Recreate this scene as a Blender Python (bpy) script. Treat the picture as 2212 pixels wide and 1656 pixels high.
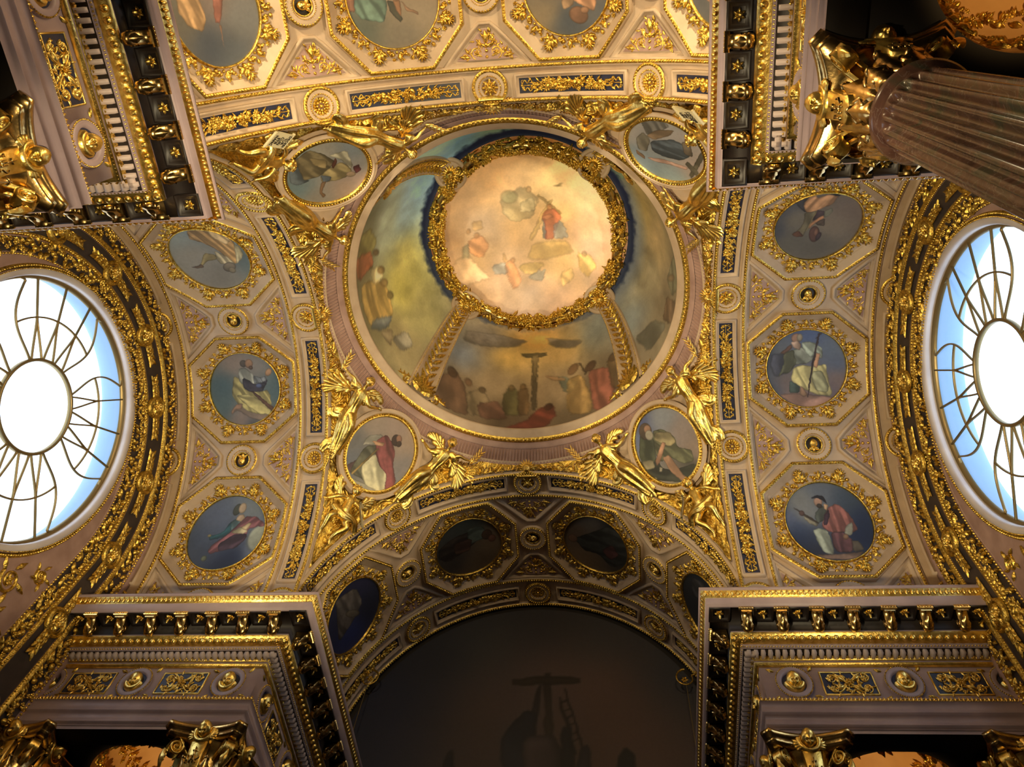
import bpy, math, random
import numpy as np
from mathutils import Matrix, Vector
PI = math.pi
for o in list(bpy.data.objects): bpy.data.objects.remove(o)
SC = bpy.context.scene
COL = SC.collection

# ------------------------------------------------------------ camera
cam_d = bpy.data.cameras.new('camera'); cam = bpy.data.objects.new('camera', cam_d); COL.objects.link(cam)
cam_d.sensor_width = 36.0
cam_d.lens = 1538.8/2212*36
cam_d.shift_x = -(1154.08-1106)/2212
cam_d.shift_y = (669.87-828)/2212
cam_d.clip_start = 0.05
_r = Vector((0.99525974, 0.07494892, 0.06197342)); _u = Vector((0.04482956, -0.91906362, 0.39155125)); _f = Vector((-0.08630385, 0.38691696, 0.91806694))
cam.matrix_world = Matrix(((_r.x, _u.x, -_f.x, 1.35035), (_r.y, _u.y, -_f.y, -4.33595), (_r.z, _u.z, -_f.z, 1.6), (0, 0, 0, 1)))
SC.camera = cam
SC.view_settings.view_transform = 'Standard'; SC.view_settings.look = 'None'
SC.view_settings.gamma = 1.0; SC.view_settings.use_curve_mapping = False
SC.view_settings.exposure = 0.28

# ------------------------------------------------------------ world: almost no light gets in except by the lamps and windows
w = bpy.data.worlds.new('world'); SC.world = w; w.use_nodes = True
w.node_tree.nodes['Background'].inputs[0].default_value = (0.10, 0.09, 0.11, 1); w.node_tree.nodes['Background'].inputs[1].default_value = 0.05

def look(o, tgt):
    d = Vector(tgt) - o.location
    o.rotation_euler = d.to_track_quat('-Z', 'Y').to_euler()
def lamp(name, kind, loc, tgt, power, col, size=0.3, spot=60, sizey=None, blend=.6):
    d = bpy.data.lights.new(name, kind); d.energy = power; d.color = col
    if kind == 'AREA':
        d.shape = 'DISK' if sizey is None else 'RECTANGLE'; d.size = size
        if sizey: d.size_y = sizey
    if kind == 'SPOT': d.spot_size = math.radians(spot); d.spot_blend = blend; d.shadow_soft_size = size
    if kind == 'POINT': d.shadow_soft_size = size
    o = bpy.data.objects.new(name, d); COL.objects.link(o); o.location = loc; look(o, tgt); return o

# dimensions found for the room (metres)
A = 3.18; R = 3.23; ZS = 8.83          # arch plane, vault radius, springing height
LW = 6.12                              # lunette walls
CX, CY, CZ = 2.5, 2.566, 8.65          # inner corner of the cornice
STEP = math.radians(42.6)              # angular module of the vaults
WARM = (1.0, 0.80, 0.47); COOL = (0.62, 0.78, 1.0)

# bright sky beyond the two round windows (a glowing disc behind each light well)
def sky_disc(sx, col, st):
    m = bpy.data.materials.new('sky_light'); m.use_nodes = True; nt = m.node_tree; nt.nodes.clear()
    e = nt.nodes.new('ShaderNodeEmission'); e.inputs[0].default_value = (*col, 1); e.inputs[1].default_value = st
    o = nt.nodes.new('ShaderNodeOutputMaterial'); nt.links.new(e.outputs[0], o.inputs['Surface'])
    n = 48; me = bpy.data.meshes.new('sky'); me.from_pydata([(0, 0, 0)]+[(0, 3*math.cos(i*2*PI/n), 3*math.sin(i*2*PI/n)) for i in range(n)], [], [(0, i+1, (i+1) % n+1) for i in range(n)])
    me.materials.append(m); ob = bpy.data.objects.new('sky', me); COL.objects.link(ob); ob.location = (sx*6.62, .4, 10.2); ob['kind'] = 'structure'
sky_disc(-1, (.80, .90, 1.0), 2.6); sky_disc(1, (.72, .86, 1.0), 2.6)
# floodlights standing on top of the two entrance-side entablatures, hidden by their cornices; the dome cap spots are added fill
for s in (-1, 1):
    lamp('flood_and_fill', 'POINT', (s*2.6, -6.6, 9.05), (0, 0, 12), 420, WARM, .12)
    lamp('flood_and_fill', 'SPOT', (s*2.7, -2.95, 8.95), (s*-.15, .35, 16.8), 1150, (1.0, .84, .56), .10, 27)  # fill spot added only to brighten the dome cap
    lamp('flood_and_fill', 'SPOT', (s*2.72, -3.1, 8.95), (s*-2.35, 1.9, 11.7), 330, WARM, .10, 32, blend=.5)
# invented floor fill spots, no such fixtures known: two crossed ones for the side vaults, one for the dome; the altar arm gets none
    lamp('flood_and_fill', 'SPOT', (s*2.2, -3.9, 0.4), (s*-4.3, .1, 11.6), 3000, WARM, .25, 44, blend=.5)
lamp('flood_and_fill', 'SPOT', (0.0, -3.0, 0.4), (0, -2.2, 12), 1900, WARM, .25, 46, blend=.5)
# ------------------------------------------------------------ materials
def nodes(name):
    m = bpy.data.materials.new(name); m.use_nodes = True
    nt = m.node_tree; b = nt.nodes['Principled BSDF']; return m, nt, b
def mat(name, c, rough=.5, metal=0.0, var=0.0, c2=None, scale=6.0, bump=0.0, bscale=40.0, spec=None):
    m, nt, b = nodes(name)
    b.inputs['Roughness'].default_value = rough; b.inputs['Metallic'].default_value = metal
    if spec is not None: b.inputs['Specular IOR Level'].default_value = spec
    b.inputs['Base Color'].default_value = (*c, 1)
    tc = nt.nodes.new('ShaderNodeTexCoord')
    if c2 is not None:
        n = nt.nodes.new('ShaderNodeTexNoise'); n.inputs['Scale'].default_value = scale; n.inputs['Detail'].default_value = 5
        cr = nt.nodes.new('ShaderNodeValToRGB'); cr.color_ramp.elements[0].position = .36; cr.color_ramp.elements[1].position = .66
        cr.color_ramp.elements[0].color = (*c, 1); cr.color_ramp.elements[1].color = (*c2, 1)
        nt.links.new(tc.outputs['Object'], n.inputs['Vector']); nt.links.new(n.outputs['Fac'], cr.inputs['Fac']); nt.links.new(cr.outputs['Color'], b.inputs['Base Color'])
    if bump:
        n2 = nt.nodes.new('ShaderNodeTexNoise'); n2.inputs['Scale'].default_value = bscale; n2.inputs['Detail'].default_value = 3
        bp = nt.nodes.new('ShaderNodeBump'); bp.inputs['Strength'].default_value = bump; bp.inputs['Distance'].default_value = .01
        nt.links.new(tc.outputs['Object'], n2.inputs['Vector']); nt.links.new(n2.outputs['Fac'], bp.inputs['Height']); nt.links.new(bp.outputs['Normal'], b.inputs['Normal'])
    return m
M = {}
M['gold'] = mat('gilding', (0.90, 0.64, 0.14), .36, 1.0, c2=(0.36, 0.21, 0.04), scale=30, bump=.6, bscale=55)
M['gold2'] = mat('polished_gilding', (0.95, 0.71, 0.22), .34, 1.0, c2=(0.66, 0.42, 0.09), scale=12, bump=.35, bscale=34)
M['bronze'] = mat('toned_gilding', (0.70, 0.48, 0.18), .25, 1.0, c2=(0.42, 0.27, 0.10), scale=6, bump=.2, bscale=25)
M['stone'] = mat('rosy_stucco', (0.43, 0.315, 0.215), .55, 0, c2=(0.51, 0.385, 0.27), scale=3.5, bump=.08, bscale=60)
M['mauve'] = mat('mauve_stucco', (0.30, 0.225, 0.245), .45, 0, c2=(0.38, 0.29, 0.305), scale=3, bump=.05)
M['pink'] = mat('pink_stucco', (0.30, 0.185, 0.155), .5, 0, c2=(0.40, 0.26, 0.22), scale=4)
M['blue'] = mat('dark_blue_ground', (0.010, 0.013, 0.035), .45, 0, c2=(0.018, 0.022, 0.06), scale=8)
M['umber'] = mat('dark_umber_ground', (0.030, 0.022, 0.022), .5, 0, c2=(0.05, 0.035, 0.03), scale=6)
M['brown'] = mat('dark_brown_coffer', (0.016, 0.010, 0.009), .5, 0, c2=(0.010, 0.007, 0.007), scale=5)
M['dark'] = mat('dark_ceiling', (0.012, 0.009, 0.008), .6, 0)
M['cream'] = mat('cream_dentil', (0.50, 0.40, 0.37), .5)
M['white'] = mat('pale_reveal', (0.60, 0.55, 0.55), .5, 0, c2=(0.50, 0.44, 0.44), scale=2)
M['iron'] = mat('grey_gold_tracery', (0.30, 0.22, 0.10), .4, .8)
M['sky'] = mat('blue_white_reveal', (0.22, 0.36, 0.55), .6)
M['tan'] = mat('ochre_plaster', (0.70, 0.42, 0.16), .6, 0, c2=(0.58, 0.33, 0.12), scale=3)
M['paper'] = mat('pale_gilt_tablet', (0.75, 0.66, 0.42), .5, .2)
M['ink'] = mat('black_lettering', (0.015, 0.012, 0.01), .6)
M['floor'] = mat('marble_floor', (0.05, 0.04, 0.035), .4, 0, c2=(0.09, 0.075, 0.06), scale=2)
def mat_paint():
    m, nt, b = nodes('fresco_paint'); b.inputs['Roughness'].default_value = .62
    a = nt.nodes.new('ShaderNodeVertexColor'); a.layer_name = 'Col'
    tc = nt.nodes.new('ShaderNodeTexCoord'); n = nt.nodes.new('ShaderNodeTexNoise'); n.inputs['Scale'].default_value = 22; n.inputs['Detail'].default_value = 6
    mr = nt.nodes.new('ShaderNodeMapRange'); mr.inputs['To Min'].default_value = .86; mr.inputs['To Max'].default_value = 1.14
    mx = nt.nodes.new('ShaderNodeVectorMath'); mx.operation = 'SCALE'
    nt.links.new(tc.outputs['Object'], n.inputs['Vector']); nt.links.new(n.outputs['Fac'], mr.inputs['Value'])
    nt.links.new(a.outputs['Color'], mx.inputs[0]); nt.links.new(mr.outputs['Result'], mx.inputs['Scale']); nt.links.new(mx.outputs[0], b.inputs['Base Color'])
    return m
M['paint'] = mat_paint()
def mat_marble():
    m, nt, b = nodes('red_green_marble'); b.inputs['Roughness'].default_value = .22
    tc = nt.nodes.new('ShaderNodeTexCoord')
    n = nt.nodes.new('ShaderNodeTexNoise'); n.inputs['Scale'].default_value = 3.2; n.inputs['Detail'].default_value = 6; n.inputs['Distortion'].default_value = 1.2
    cr = nt.nodes.new('ShaderNodeValToRGB'); e = cr.color_ramp.elements
    e[0].position = .32; e[0].color = (0.07, 0.030, 0.024, 1); e[1].position = .68; e[1].color = (0.06, 0.07, 0.045, 1)
    k = e.new(.5); k.color = (0.14, 0.07, 0.05, 1)
    v = nt.nodes.new('ShaderNodeTexNoise'); v.inputs['Scale'].default_value = 5.5; v.inputs['Detail'].default_value = 9; v.inputs['Distortion'].default_value = 2
    vr = nt.nodes.new('ShaderNodeValToRGB'); f = vr.color_ramp.elements; f[0].position = .485; f[0].color = (0, 0, 0, 1); f[1].position = .515; f[1].color = (0, 0, 0, 1); q = f.new(.5); q.color = (.16, .16, .16, 1)
    mx = nt.nodes.new('ShaderNodeMixRGB'); mx.inputs['Color2'].default_value = (0.6, 0.5, 0.45, 1)
    for t in (n, v): nt.links.new(tc.outputs['Object'], t.inputs['Vector'])
    nt.links.new(n.outputs['Fac'], cr.inputs['Fac']); nt.links.new(v.outputs['Fac'], vr.inputs['Fac'])
    nt.links.new(vr.outputs['Color'], mx.inputs['Fac']); nt.links.new(cr.outputs['Color'], mx.inputs['Color1']); nt.links.new(mx.outputs['Color'], b.inputs['Base Color'])
    return m
M['marble'] = mat_marble()
def mat_glass():
    m, nt, b = nodes('window_glass')
    out = nt.nodes['Material Output']; t = nt.nodes.new('ShaderNodeBsdfTransparent'); t.inputs[0].default_value = (.93, .96, 1, 1)
    g = nt.nodes.new('ShaderNodeBsdfGlossy'); g.inputs['Roughness'].default_value = .08
    mx = nt.nodes.new('ShaderNodeMixShader'); mx.inputs[0].default_value = .06
    nt.links.new(t.outputs[0], mx.inputs[1]); nt.links.new(g.outputs[0], mx.inputs[2]); nt.links.new(mx.outputs[0], out.inputs['Surface'])
    nt.nodes.remove(b); return m
M['glass'] = mat_glass()

# ------------------------------------------------------------ mesh accumulator in (u, v, h)
class MB:
    def __init__(s): s.V = []; s.Q = []; s.n = 0; s.C = []
    def add(s, P, Q, col=None):
        P = np.asarray(P, float).reshape(-1, 3); s.V.append(P); s.Q.append(np.asarray(Q, np.int64).reshape(-1, 4)+s.n); s.n += len(P)
        if col is not None: s.C.append(col)
    def grid(s, U, V, H, wu=False, wv=False, col=None):
        a, b = U.shape; i = np.arange(a*b).reshape(a, b)
        if wu: i = np.vstack([i, i[:1]])
        if wv: i = np.hstack([i, i[:, :1]])
        q = np.stack([i[:-1, :-1], i[1:, :-1], i[1:, 1:], i[:-1, 1:]], -1).reshape(-1, 4)
        s.add(np.stack([U, V, H+0*U], -1), q, None if col is None else col.reshape(-1, 3))
    def merge(s, o, f=None):
        if not o.V: return
        P = np.vstack(o.V); P = f(P) if f else P
        s.add(P, np.vstack(o.Q))
    def tr(s, f):
        if s.V: s.V = [f(np.vstack(s.V))]; s.Q = [np.vstack(s.Q)]
        return s
    def build(s, name, m, parent=None, smooth=True, bend=None, mw=None, kind=None):
        P = np.vstack(s.V); Q = np.vstack(s.Q)
        if bend: P = bend(P)
        me = bpy.data.meshes.new(name)
        tri = Q[:, 2] == Q[:, 3]
        me.vertices.add(len(P)); me.vertices.foreach_set('co', P.astype(np.float32).ravel())
        if tri.any():
            cnt = np.where(tri, 3, 4); keep = np.ones_like(Q, bool); keep[tri, 3] = False
            L = Q[keep]; st = np.concatenate([[0], np.cumsum(cnt)[:-1]])
        else: L = Q.ravel(); cnt = np.full(len(Q), 4); st = np.arange(len(Q))*4
        me.loops.add(len(L)); me.loops.foreach_set('vertex_index', L.astype(np.int32))
        me.polygons.add(len(Q)); me.polygons.foreach_set('loop_start', st.astype(np.int32))
        try: me.polygons.foreach_set('loop_total', cnt.astype(np.int32))
        except Exception: pass
        me.update(calc_edges=True)
        if s.C:
            c = np.vstack(s.C); c = np.clip(c, 0, 1); c = np.where(c < .04045, c/12.92, ((c+.055)/1.055)**2.4)
            ca = me.color_attributes.new('Col', 'FLOAT_COLOR', 'POINT'); ca.data.foreach_set('color', np.hstack([c, np.ones((len(c), 1))]).astype(np.float32).ravel())
        if smooth: me.polygons.foreach_set('use_smooth', np.ones(len(Q), bool))
        me.validate(); me.materials.append(m)
        o = bpy.data.objects.new(name, me); COL.objects.link(o)
        if parent: o.parent = parent
        if mw is not None: o.matrix_world = mw
        if kind: o['kind'] = kind
        return o

def bcyl(P, Rr=R):
    f = P[:, 1]/Rr; r = Rr-P[:, 2]
    return np.stack([P[:, 0], r*np.sin(f), Rr-r*np.cos(f)], 1)
def bsph(P, Rr=4.533):
    d = np.hypot(P[:, 0], P[:, 1])+1e-9; f = d/Rr; r = Rr-P[:, 2]
    return np.stack([P[:, 0]/d*r*np.sin(f), P[:, 1]/d*r*np.sin(f), Rr-r*np.cos(f)], 1)

# ---- ornament shapes
RNG = random.Random(7)
_bt = {}
def bead(mb, u, v, r, h=None, h0=0.0, ang=0, el=1.0, ns=8, nr=3):
    h = r if h is None else h
    key = (ns, nr)
    if key not in _bt:
        ph = np.linspace(0, PI/2, nr+1)[:, None]; th = np.linspace(0, 2*PI, ns, endpoint=False)[None]
        _bt[key] = (np.cos(ph)*np.cos(th), np.cos(ph)*np.sin(th), np.sin(ph)+0*th)
    X, Y, Z = _bt[key]; c, s_ = math.cos(ang), math.sin(ang)
    x = X*r*el; y = Y*r
    mb.grid(u+c*x-s_*y, v+s_*x+c*y, h0+Z*h, wv=True)
def beads(mb, pts, sp, r, h=None, h0=0.0, closed=False, el=1.0, ns=6, nr=2):
    P = np.array(pts, float)
    if closed: P = np.vstack([P, P[:1]])
    seg = np.diff(P, axis=0); L = np.hypot(seg[:, 0], seg[:, 1]); cum = np.concatenate([[0], np.cumsum(L)])
    n = max(2, int(round(cum[-1]/sp))); t = (np.arange(n)+.5)/n*cum[-1]
    x = np.interp(t, cum, P[:, 0]); y = np.interp(t, cum, P[:, 1]); k = np.clip(np.searchsorted(cum, t)-1, 0, len(L)-1)
    for a, b, i in zip(x, y, k): bead(mb, a, b, r, h, h0, math.atan2(seg[i, 1], seg[i, 0]), el, ns, nr)
def circ(cx, cy, r, n=48, a0=0, a1=2*PI, ry=None):
    t = np.linspace(a0, a1, n, endpoint=(a1-a0) < 2*PI-1e-6)
    return np.stack([cx+r*np.cos(t), cy+(ry or r)*np.sin(t)], 1)
def densify(P, d, closed):
    P = np.array(P, float); Q = np.vstack([P, P[:1]]) if closed else P; o = []
    for a, b in zip(Q[:-1], Q[1:]):
        n = max(1, int(np.hypot(*(b-a))/d)); o.append(a+(b-a)*np.linspace(0, 1, n, endpoint=False)[:, None])
    if not closed: o.append(Q[-1:])
    return np.vstack(o)
def sweep(mb, pts, prof, closed=False, d=.12, dens=True):
    P = np.array(pts, float)
    if dens: P = densify(P, d, closed)
    if closed: a = np.roll(P, 1, 0); b = np.roll(P, -1, 0)
    else: a = np.vstack([2*P[0]-P[1], P[:-1]]); b = np.vstack([P[1:], 2*P[-1]-P[-2]])
    d1 = P-a; d2 = b-P; d1 /= np.linalg.norm(d1, axis=1)[:, None]+1e-12; d2 /= np.linalg.norm(d2, axis=1)[:, None]+1e-12
    n1 = np.stack([-d1[:, 1], d1[:, 0]], 1); n2 = np.stack([-d2[:, 1], d2[:, 0]], 1); m = n1+n2; m /= np.linalg.norm(m, axis=1)[:, None]+1e-12
    m /= np.clip((m*n1).sum(1), .35, 1)[:, None]
    pr = np.array(prof, float)
    U = P[:, 0][:, None]+m[:, 0][:, None]*pr[:, 0]; V = P[:, 1][:, None]+m[:, 1][:, None]*pr[:, 0]; H = np.zeros_like(U)+pr[:, 1]
    mb.grid(U, V, H, wu=closed)
def leaf(mb, u, v, ang, L, W, H, lobes=3, h0=0.0, curl=.5, ns=11, nt=5, twist=0.0):
    s = np.linspace(0, 1, ns)[:, None]; t = np.linspace(-1, 1, nt)[None]
    w = W*np.sin(PI*np.clip(s, .02, .985)**.8)**.8*(.62+.38*np.abs(np.cos(lobes*PI*s)))
    x = s*L+0*t; y = t*w/2+twist*s*s*L; z = h0+H*(np.sin(PI*(.12+.8*s))*(1-.65*t*t)+curl*s**3*.8+.25*(1-np.abs(t)))
    c, q = math.cos(ang), math.sin(ang)
    mb.grid(u+c*x-q*y, v+q*x+c*y, z)
def scroll(mb, u, v, r, a0, turns, w, h, dr=1, n=26, h0=0.0, decay=.25):
    t = np.linspace(0, 1, n); rr = r*(1-t*(1-decay)); a = a0+dr*t*turns*2*PI
    x = u+rr*np.cos(a); y = v+rr*np.sin(a); ww = w*(1-.5*t)
    k = np.array([-1, -.6, 0, .6, 1.]); hh = np.array([0, .8, 1, .8, 0])
    U = x[:, None]+np.cos(a)[:, None]*k*ww[:, None]/2; V = y[:, None]+np.sin(a)[:, None]*k*ww[:, None]/2
    mb.grid(U, V, h0+hh[None]*h*(1-.3*t[:, None]))
def tube(mb, pts, w, h, h0=0.0, taper=False):
    P = np.array(pts, float); d = np.gradient(P, axis=0); d /= np.linalg.norm(d, axis=1)[:, None]+1e-9
    n = np.stack([-d[:, 1], d[:, 0]], 1); k = np.array([-1, -.6, 0, .6, 1.]); hh = np.array([0, .8, 1, .8, 0])
    ww = np.full(len(P), w)*(np.linspace(1, .3, len(P)) if taper else 1)
    mb.grid(P[:, 0][:, None]+n[:, 0][:, None]*k*ww[:, None]/2, P[:, 1][:, None]+n[:, 1][:, None]*k*ww[:, None]/2, h0+hh[None]*h+0*ww[:, None])
def feather(mb, u, v, ang, L, W, H, h0=0.0):
    s = np.linspace(0, 1, 10)[:, None]; t = np.linspace(-1, 1, 5)[None]; w = W*np.clip(1-(2*s-1)**6, 0, 1)**.5*(.75+.25*s)
    x = s*L+0*t; y = t*w/2+.12*L*s*s; z = h0+H*(1-.6*t*t)*(.5+.5*np.sin(PI*s))+.3*H*(1-np.abs(t)); c, q = math.cos(ang), math.sin(ang); mb.grid(u+c*x-q*y, v+q*x+c*y, z)
def pitch(mb, cv, ch, a):
    def f(P):
        y, z = P[:, 1]-cv, P[:, 2]-ch; return np.stack([P[:, 0], cv+y*math.cos(a)-z*math.sin(a), ch+y*math.sin(a)+z*math.cos(a)], 1)
    return mb.tr(f)
def rosette(mb, u, v, r, n=8, H=.05, h0=0.0, layers=2, core=.22, a0=0.0):
    for l in range(layers):
        rl = r*(1-.38*l)
        for i in range(n):
            a = a0+2*PI*(i+.5*l)/n
            leaf(mb, u+.12*r*math.cos(a), v+.12*r*math.sin(a), a, rl*.9, rl*4.6/n, H*(.7+.45*l), 1, h0+H*.3*l, .5, 8, 5)
    bead(mb, u, v, r*core, r*core*.8, h0+H*.8, ns=10)
    for i in range(7): bead(mb, u+r*core*1.1*math.cos(i*.9), v+r*core*1.1*math.sin(i*.9), r*core*.35, None, h0+H*.75, ns=6, nr=2)
def fruit(mb, u, v, r, rng, h0=0.0):
    k = rng.random()
    if k < .45: bead(mb, u, v, r, r*1.1, h0, rng.random()*6, 1+.3*rng.random(), 8, 3)
    elif k < .75: rosette(mb, u, v, r*1.35, 6, r*.6, h0, 1, .3, rng.random()*6)
    else:
        for i in range(5): bead(mb, u+r*.7*math.cos(i*1.26), v+r*.7*math.sin(i*1.26), r*.42, None, h0+r*.2, ns=6, nr=2)
        bead(mb, u, v, r*.5, None, h0+r*.45, ns=6, nr=2)
def garland(mb, pts, w, rng, h=.05, dens=1.0, h0=0.0):
    P = np.array(pts, float); seg = np.hypot(*np.diff(P, axis=0).T); cum = np.concatenate([[0], np.cumsum(seg)]); Lt = cum[-1]
    n = int(Lt/(w*.36)*dens)
    for i in range(n):
        t = (i+.5)/n*Lt; x = np.interp(t, cum, P[:, 0]); y = np.interp(t, cum, P[:, 1]); x2 = np.interp(min(t+.02, Lt), cum, P[:, 0]); y2 = np.interp(min(t+.02, Lt), cum, P[:, 1])
        a = math.atan2(y2-y, x2-x); o = (rng.random()-.5)*w*.62
        leaf(mb, x-math.sin(a)*o, y+math.cos(a)*o, a+(1 if o > 0 else -1)*(.5+rng.random()*.9), w*.62, w*.34, h*.7, 2, h0, .5, 7, 5)
        o = (rng.random()-.5)*w*.75
        fruit(mb, x-math.sin(a)*o, y+math.cos(a)*o, w*(.13+.09*rng.random()), rng, h0+h*(.35+.4*(1-abs(o)/w*1.6)))
def head(mb, u, v, r, ang=0.0, h0=0.0, hair=True, seed=1, f3=None):
    # face looking along +h, chin towards -v before turning by ang
    n, m = 26, 22
    ph = np.linspace(.02, PI*.62, m)[:, None]; th = np.linspace(0, 2*PI, n, endpoint=False)[None]
    x = np.sin(ph)*np.cos(th); y = np.sin(ph)*np.sin(th); z = np.cos(ph)+0*th
    g = lambda a, b, s1, s2=None: np.exp(-((x-a)/s1)**2-((y-b)/(s2 or s1))**2)
    z = z*1.0+.36*g(0, -.10, .10, .2)+.16*g(0, -.2, .14, .10)-.30*g(.3, .06, .15, .11)-.30*g(-.3, .06, .15, .11)+.12*g(0, .22, .45, .09)+.10*g(.3, .04, .08, .05)+.10*g(-.3, .04, .08, .05)
    z += .14*g(0, -.43, .17, .05)+.13*g(0, -.54, .13, .04)-.14*g(0, -.485, .2, .03)-.06*g(0, -.33, .2, .05)+.15*g(.42, -.25, .2)+.15*g(-.42, -.25, .2)+.10*g(0, -.75, .2, .14)+.05*g(0, .3, .4, .15)
    if hair:
        k = np.clip((x*x*1.0+(np.clip(y, -1, 1)+.15)**2-.62)*5, 0, 1)*np.clip((y+.75)*3, 0, 1)
        z += k*.05*np.sin(9*th+seed)*np.sin(7*ph*2+seed); rr = 1+k*(.16+.07*np.sin(11*th+seed*2)*np.sin(13*ph))
    else: rr = 1
    X = x*.80*rr*r; Y = y*1.0*rr*r; Z = (z*.85+.25)*r
    c, q = math.cos(ang), math.sin(ang)
    mb.grid(u+c*X-q*Y, v+q*X+c*Y, h0+Z, wv=True)

# ---- things
def props(o, label=None, cat=None, group=None, kind=None):
    if label: o['label'] = label
    if cat: o['category'] = cat
    if group: o['group'] = group
    if kind: o['kind'] = kind
    return o
def empty(name, mw):
    o = bpy.data.objects.new(name, None); o.empty_display_size = .1; COL.objects.link(o); o.matrix_world = mw; return o
def copy_thing(src, mw, label=None, group=None):
    c = src.copy(); COL.objects.link(c); c.matrix_world = mw
    if label: c['label'] = label
    if group: c['group'] = group
    for ch in CH.get(src.name, []):
        d = ch.copy(); COL.objects.link(d); d.parent = c; d.matrix_parent_inverse = Matrix()
    return c
CH = {}
def part(mb, name, m, root, bend=None, **k):
    o = mb.build(name, m, None, bend=bend, **k); o.parent = root; CH.setdefault(root.name, []).append(o); return o
ARM = {'right': 0.0, 'altar': PI/2, 'left': PI, 'back': 1.5*PI}
def armf(arm, u, th, Rr=R):
    c, s = math.cos(th), math.sin(th)
    L = Matrix(((1, 0, 0, u), (0, -c, -s, Rr*s), (0, s, -c, ZS+Rr*c), (0, 0, 0, 1)))
    return Matrix.Rotation(ARM[arm], 4, 'Z') @ L
def where(arm, k):
    # words for the position k modules round the vault from the crown (k may be a half)
    if k == 0: return 'at the crown'
    side = {'right': ('lower', 'upper'), 'left': ('upper', 'lower'), 'altar': ('left', 'right'), 'back': ('right', 'left')}[arm][0 if k > 0 else 1]
    return {.5: 'nearest the crown', 1: 'first from the crown', 1.5: 'second from the crown', 2: 'second from the crown'}[abs(k)]+', '+side+' side'
ARMN = {'right': 'the right vault', 'left': 'the left vault', 'altar': 'the altar vault', 'back': 'the top vault'}
TR = [0]
def trim(mb, m, mw=None, bend=None, smooth=True):
    TR[0] += 1
    o = mb.build('trim_%d' % TR[0], m, None, smooth, bend, mw, 'structure'); return o
def copy_trim(src, mw):
    TR[0] += 1
    c = src.copy(); c.name = 'trim_%d' % TR[0]; COL.objects.link(c); c.matrix_world = mw; return c
# ------------------------------------------------------------ shell
def add_shell():
    # floor and outer walls
    mb = MB(); mb.grid(*np.meshgrid(np.linspace(-7, 7, 2), np.linspace(-9, 7, 2), indexing='ij'), 0.0); mb.build('floor', M['floor'], kind='structure')
    # barrel vaults
    for i, (a, u1) in enumerate((('right', LW+.05), ('altar', 6.25), ('left', LW+.05), ('back', 9.0))):
        mb = MB(); U, T = np.meshgrid(np.linspace(A-.02, u1, 2), np.linspace(-1.0, 1.0, 121)*R*PI/2, indexing='ij')
        mb.grid(U, T, 0.0*U)
        mb.build('ceiling_vault' if i == 0 else 'ceiling_vault', M['stone'], bend=bcyl, mw=armf(a, 0, 0), kind='structure')
    # pendentives: four pieces of one sphere
    RP = math.hypot(A, R)
    for k in range(4):
        mb = MB(); ph = np.linspace(0.0, PI/2, 61)[:, None]; t = np.linspace(0, 1, 24)[None]
        rho1 = A/np.maximum(np.cos(ph), np.sin(ph)); rho = 3.04+(rho1-3.04)*t
        mb.grid(rho*np.cos(ph), rho*np.sin(ph), ZS+np.sqrt(RP**2-rho**2))
        mb.build('ceiling_pendentive', M['stone'], mw=Matrix.Rotation(k*PI/2, 4, 'Z'), kind='structure')
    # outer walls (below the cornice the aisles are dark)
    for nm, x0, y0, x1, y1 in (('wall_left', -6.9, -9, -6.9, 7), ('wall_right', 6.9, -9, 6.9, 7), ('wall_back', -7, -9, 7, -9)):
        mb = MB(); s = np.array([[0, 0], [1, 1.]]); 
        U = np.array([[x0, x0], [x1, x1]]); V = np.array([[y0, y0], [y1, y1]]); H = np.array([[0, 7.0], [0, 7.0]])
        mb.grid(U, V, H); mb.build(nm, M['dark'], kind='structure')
add_shell()
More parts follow.
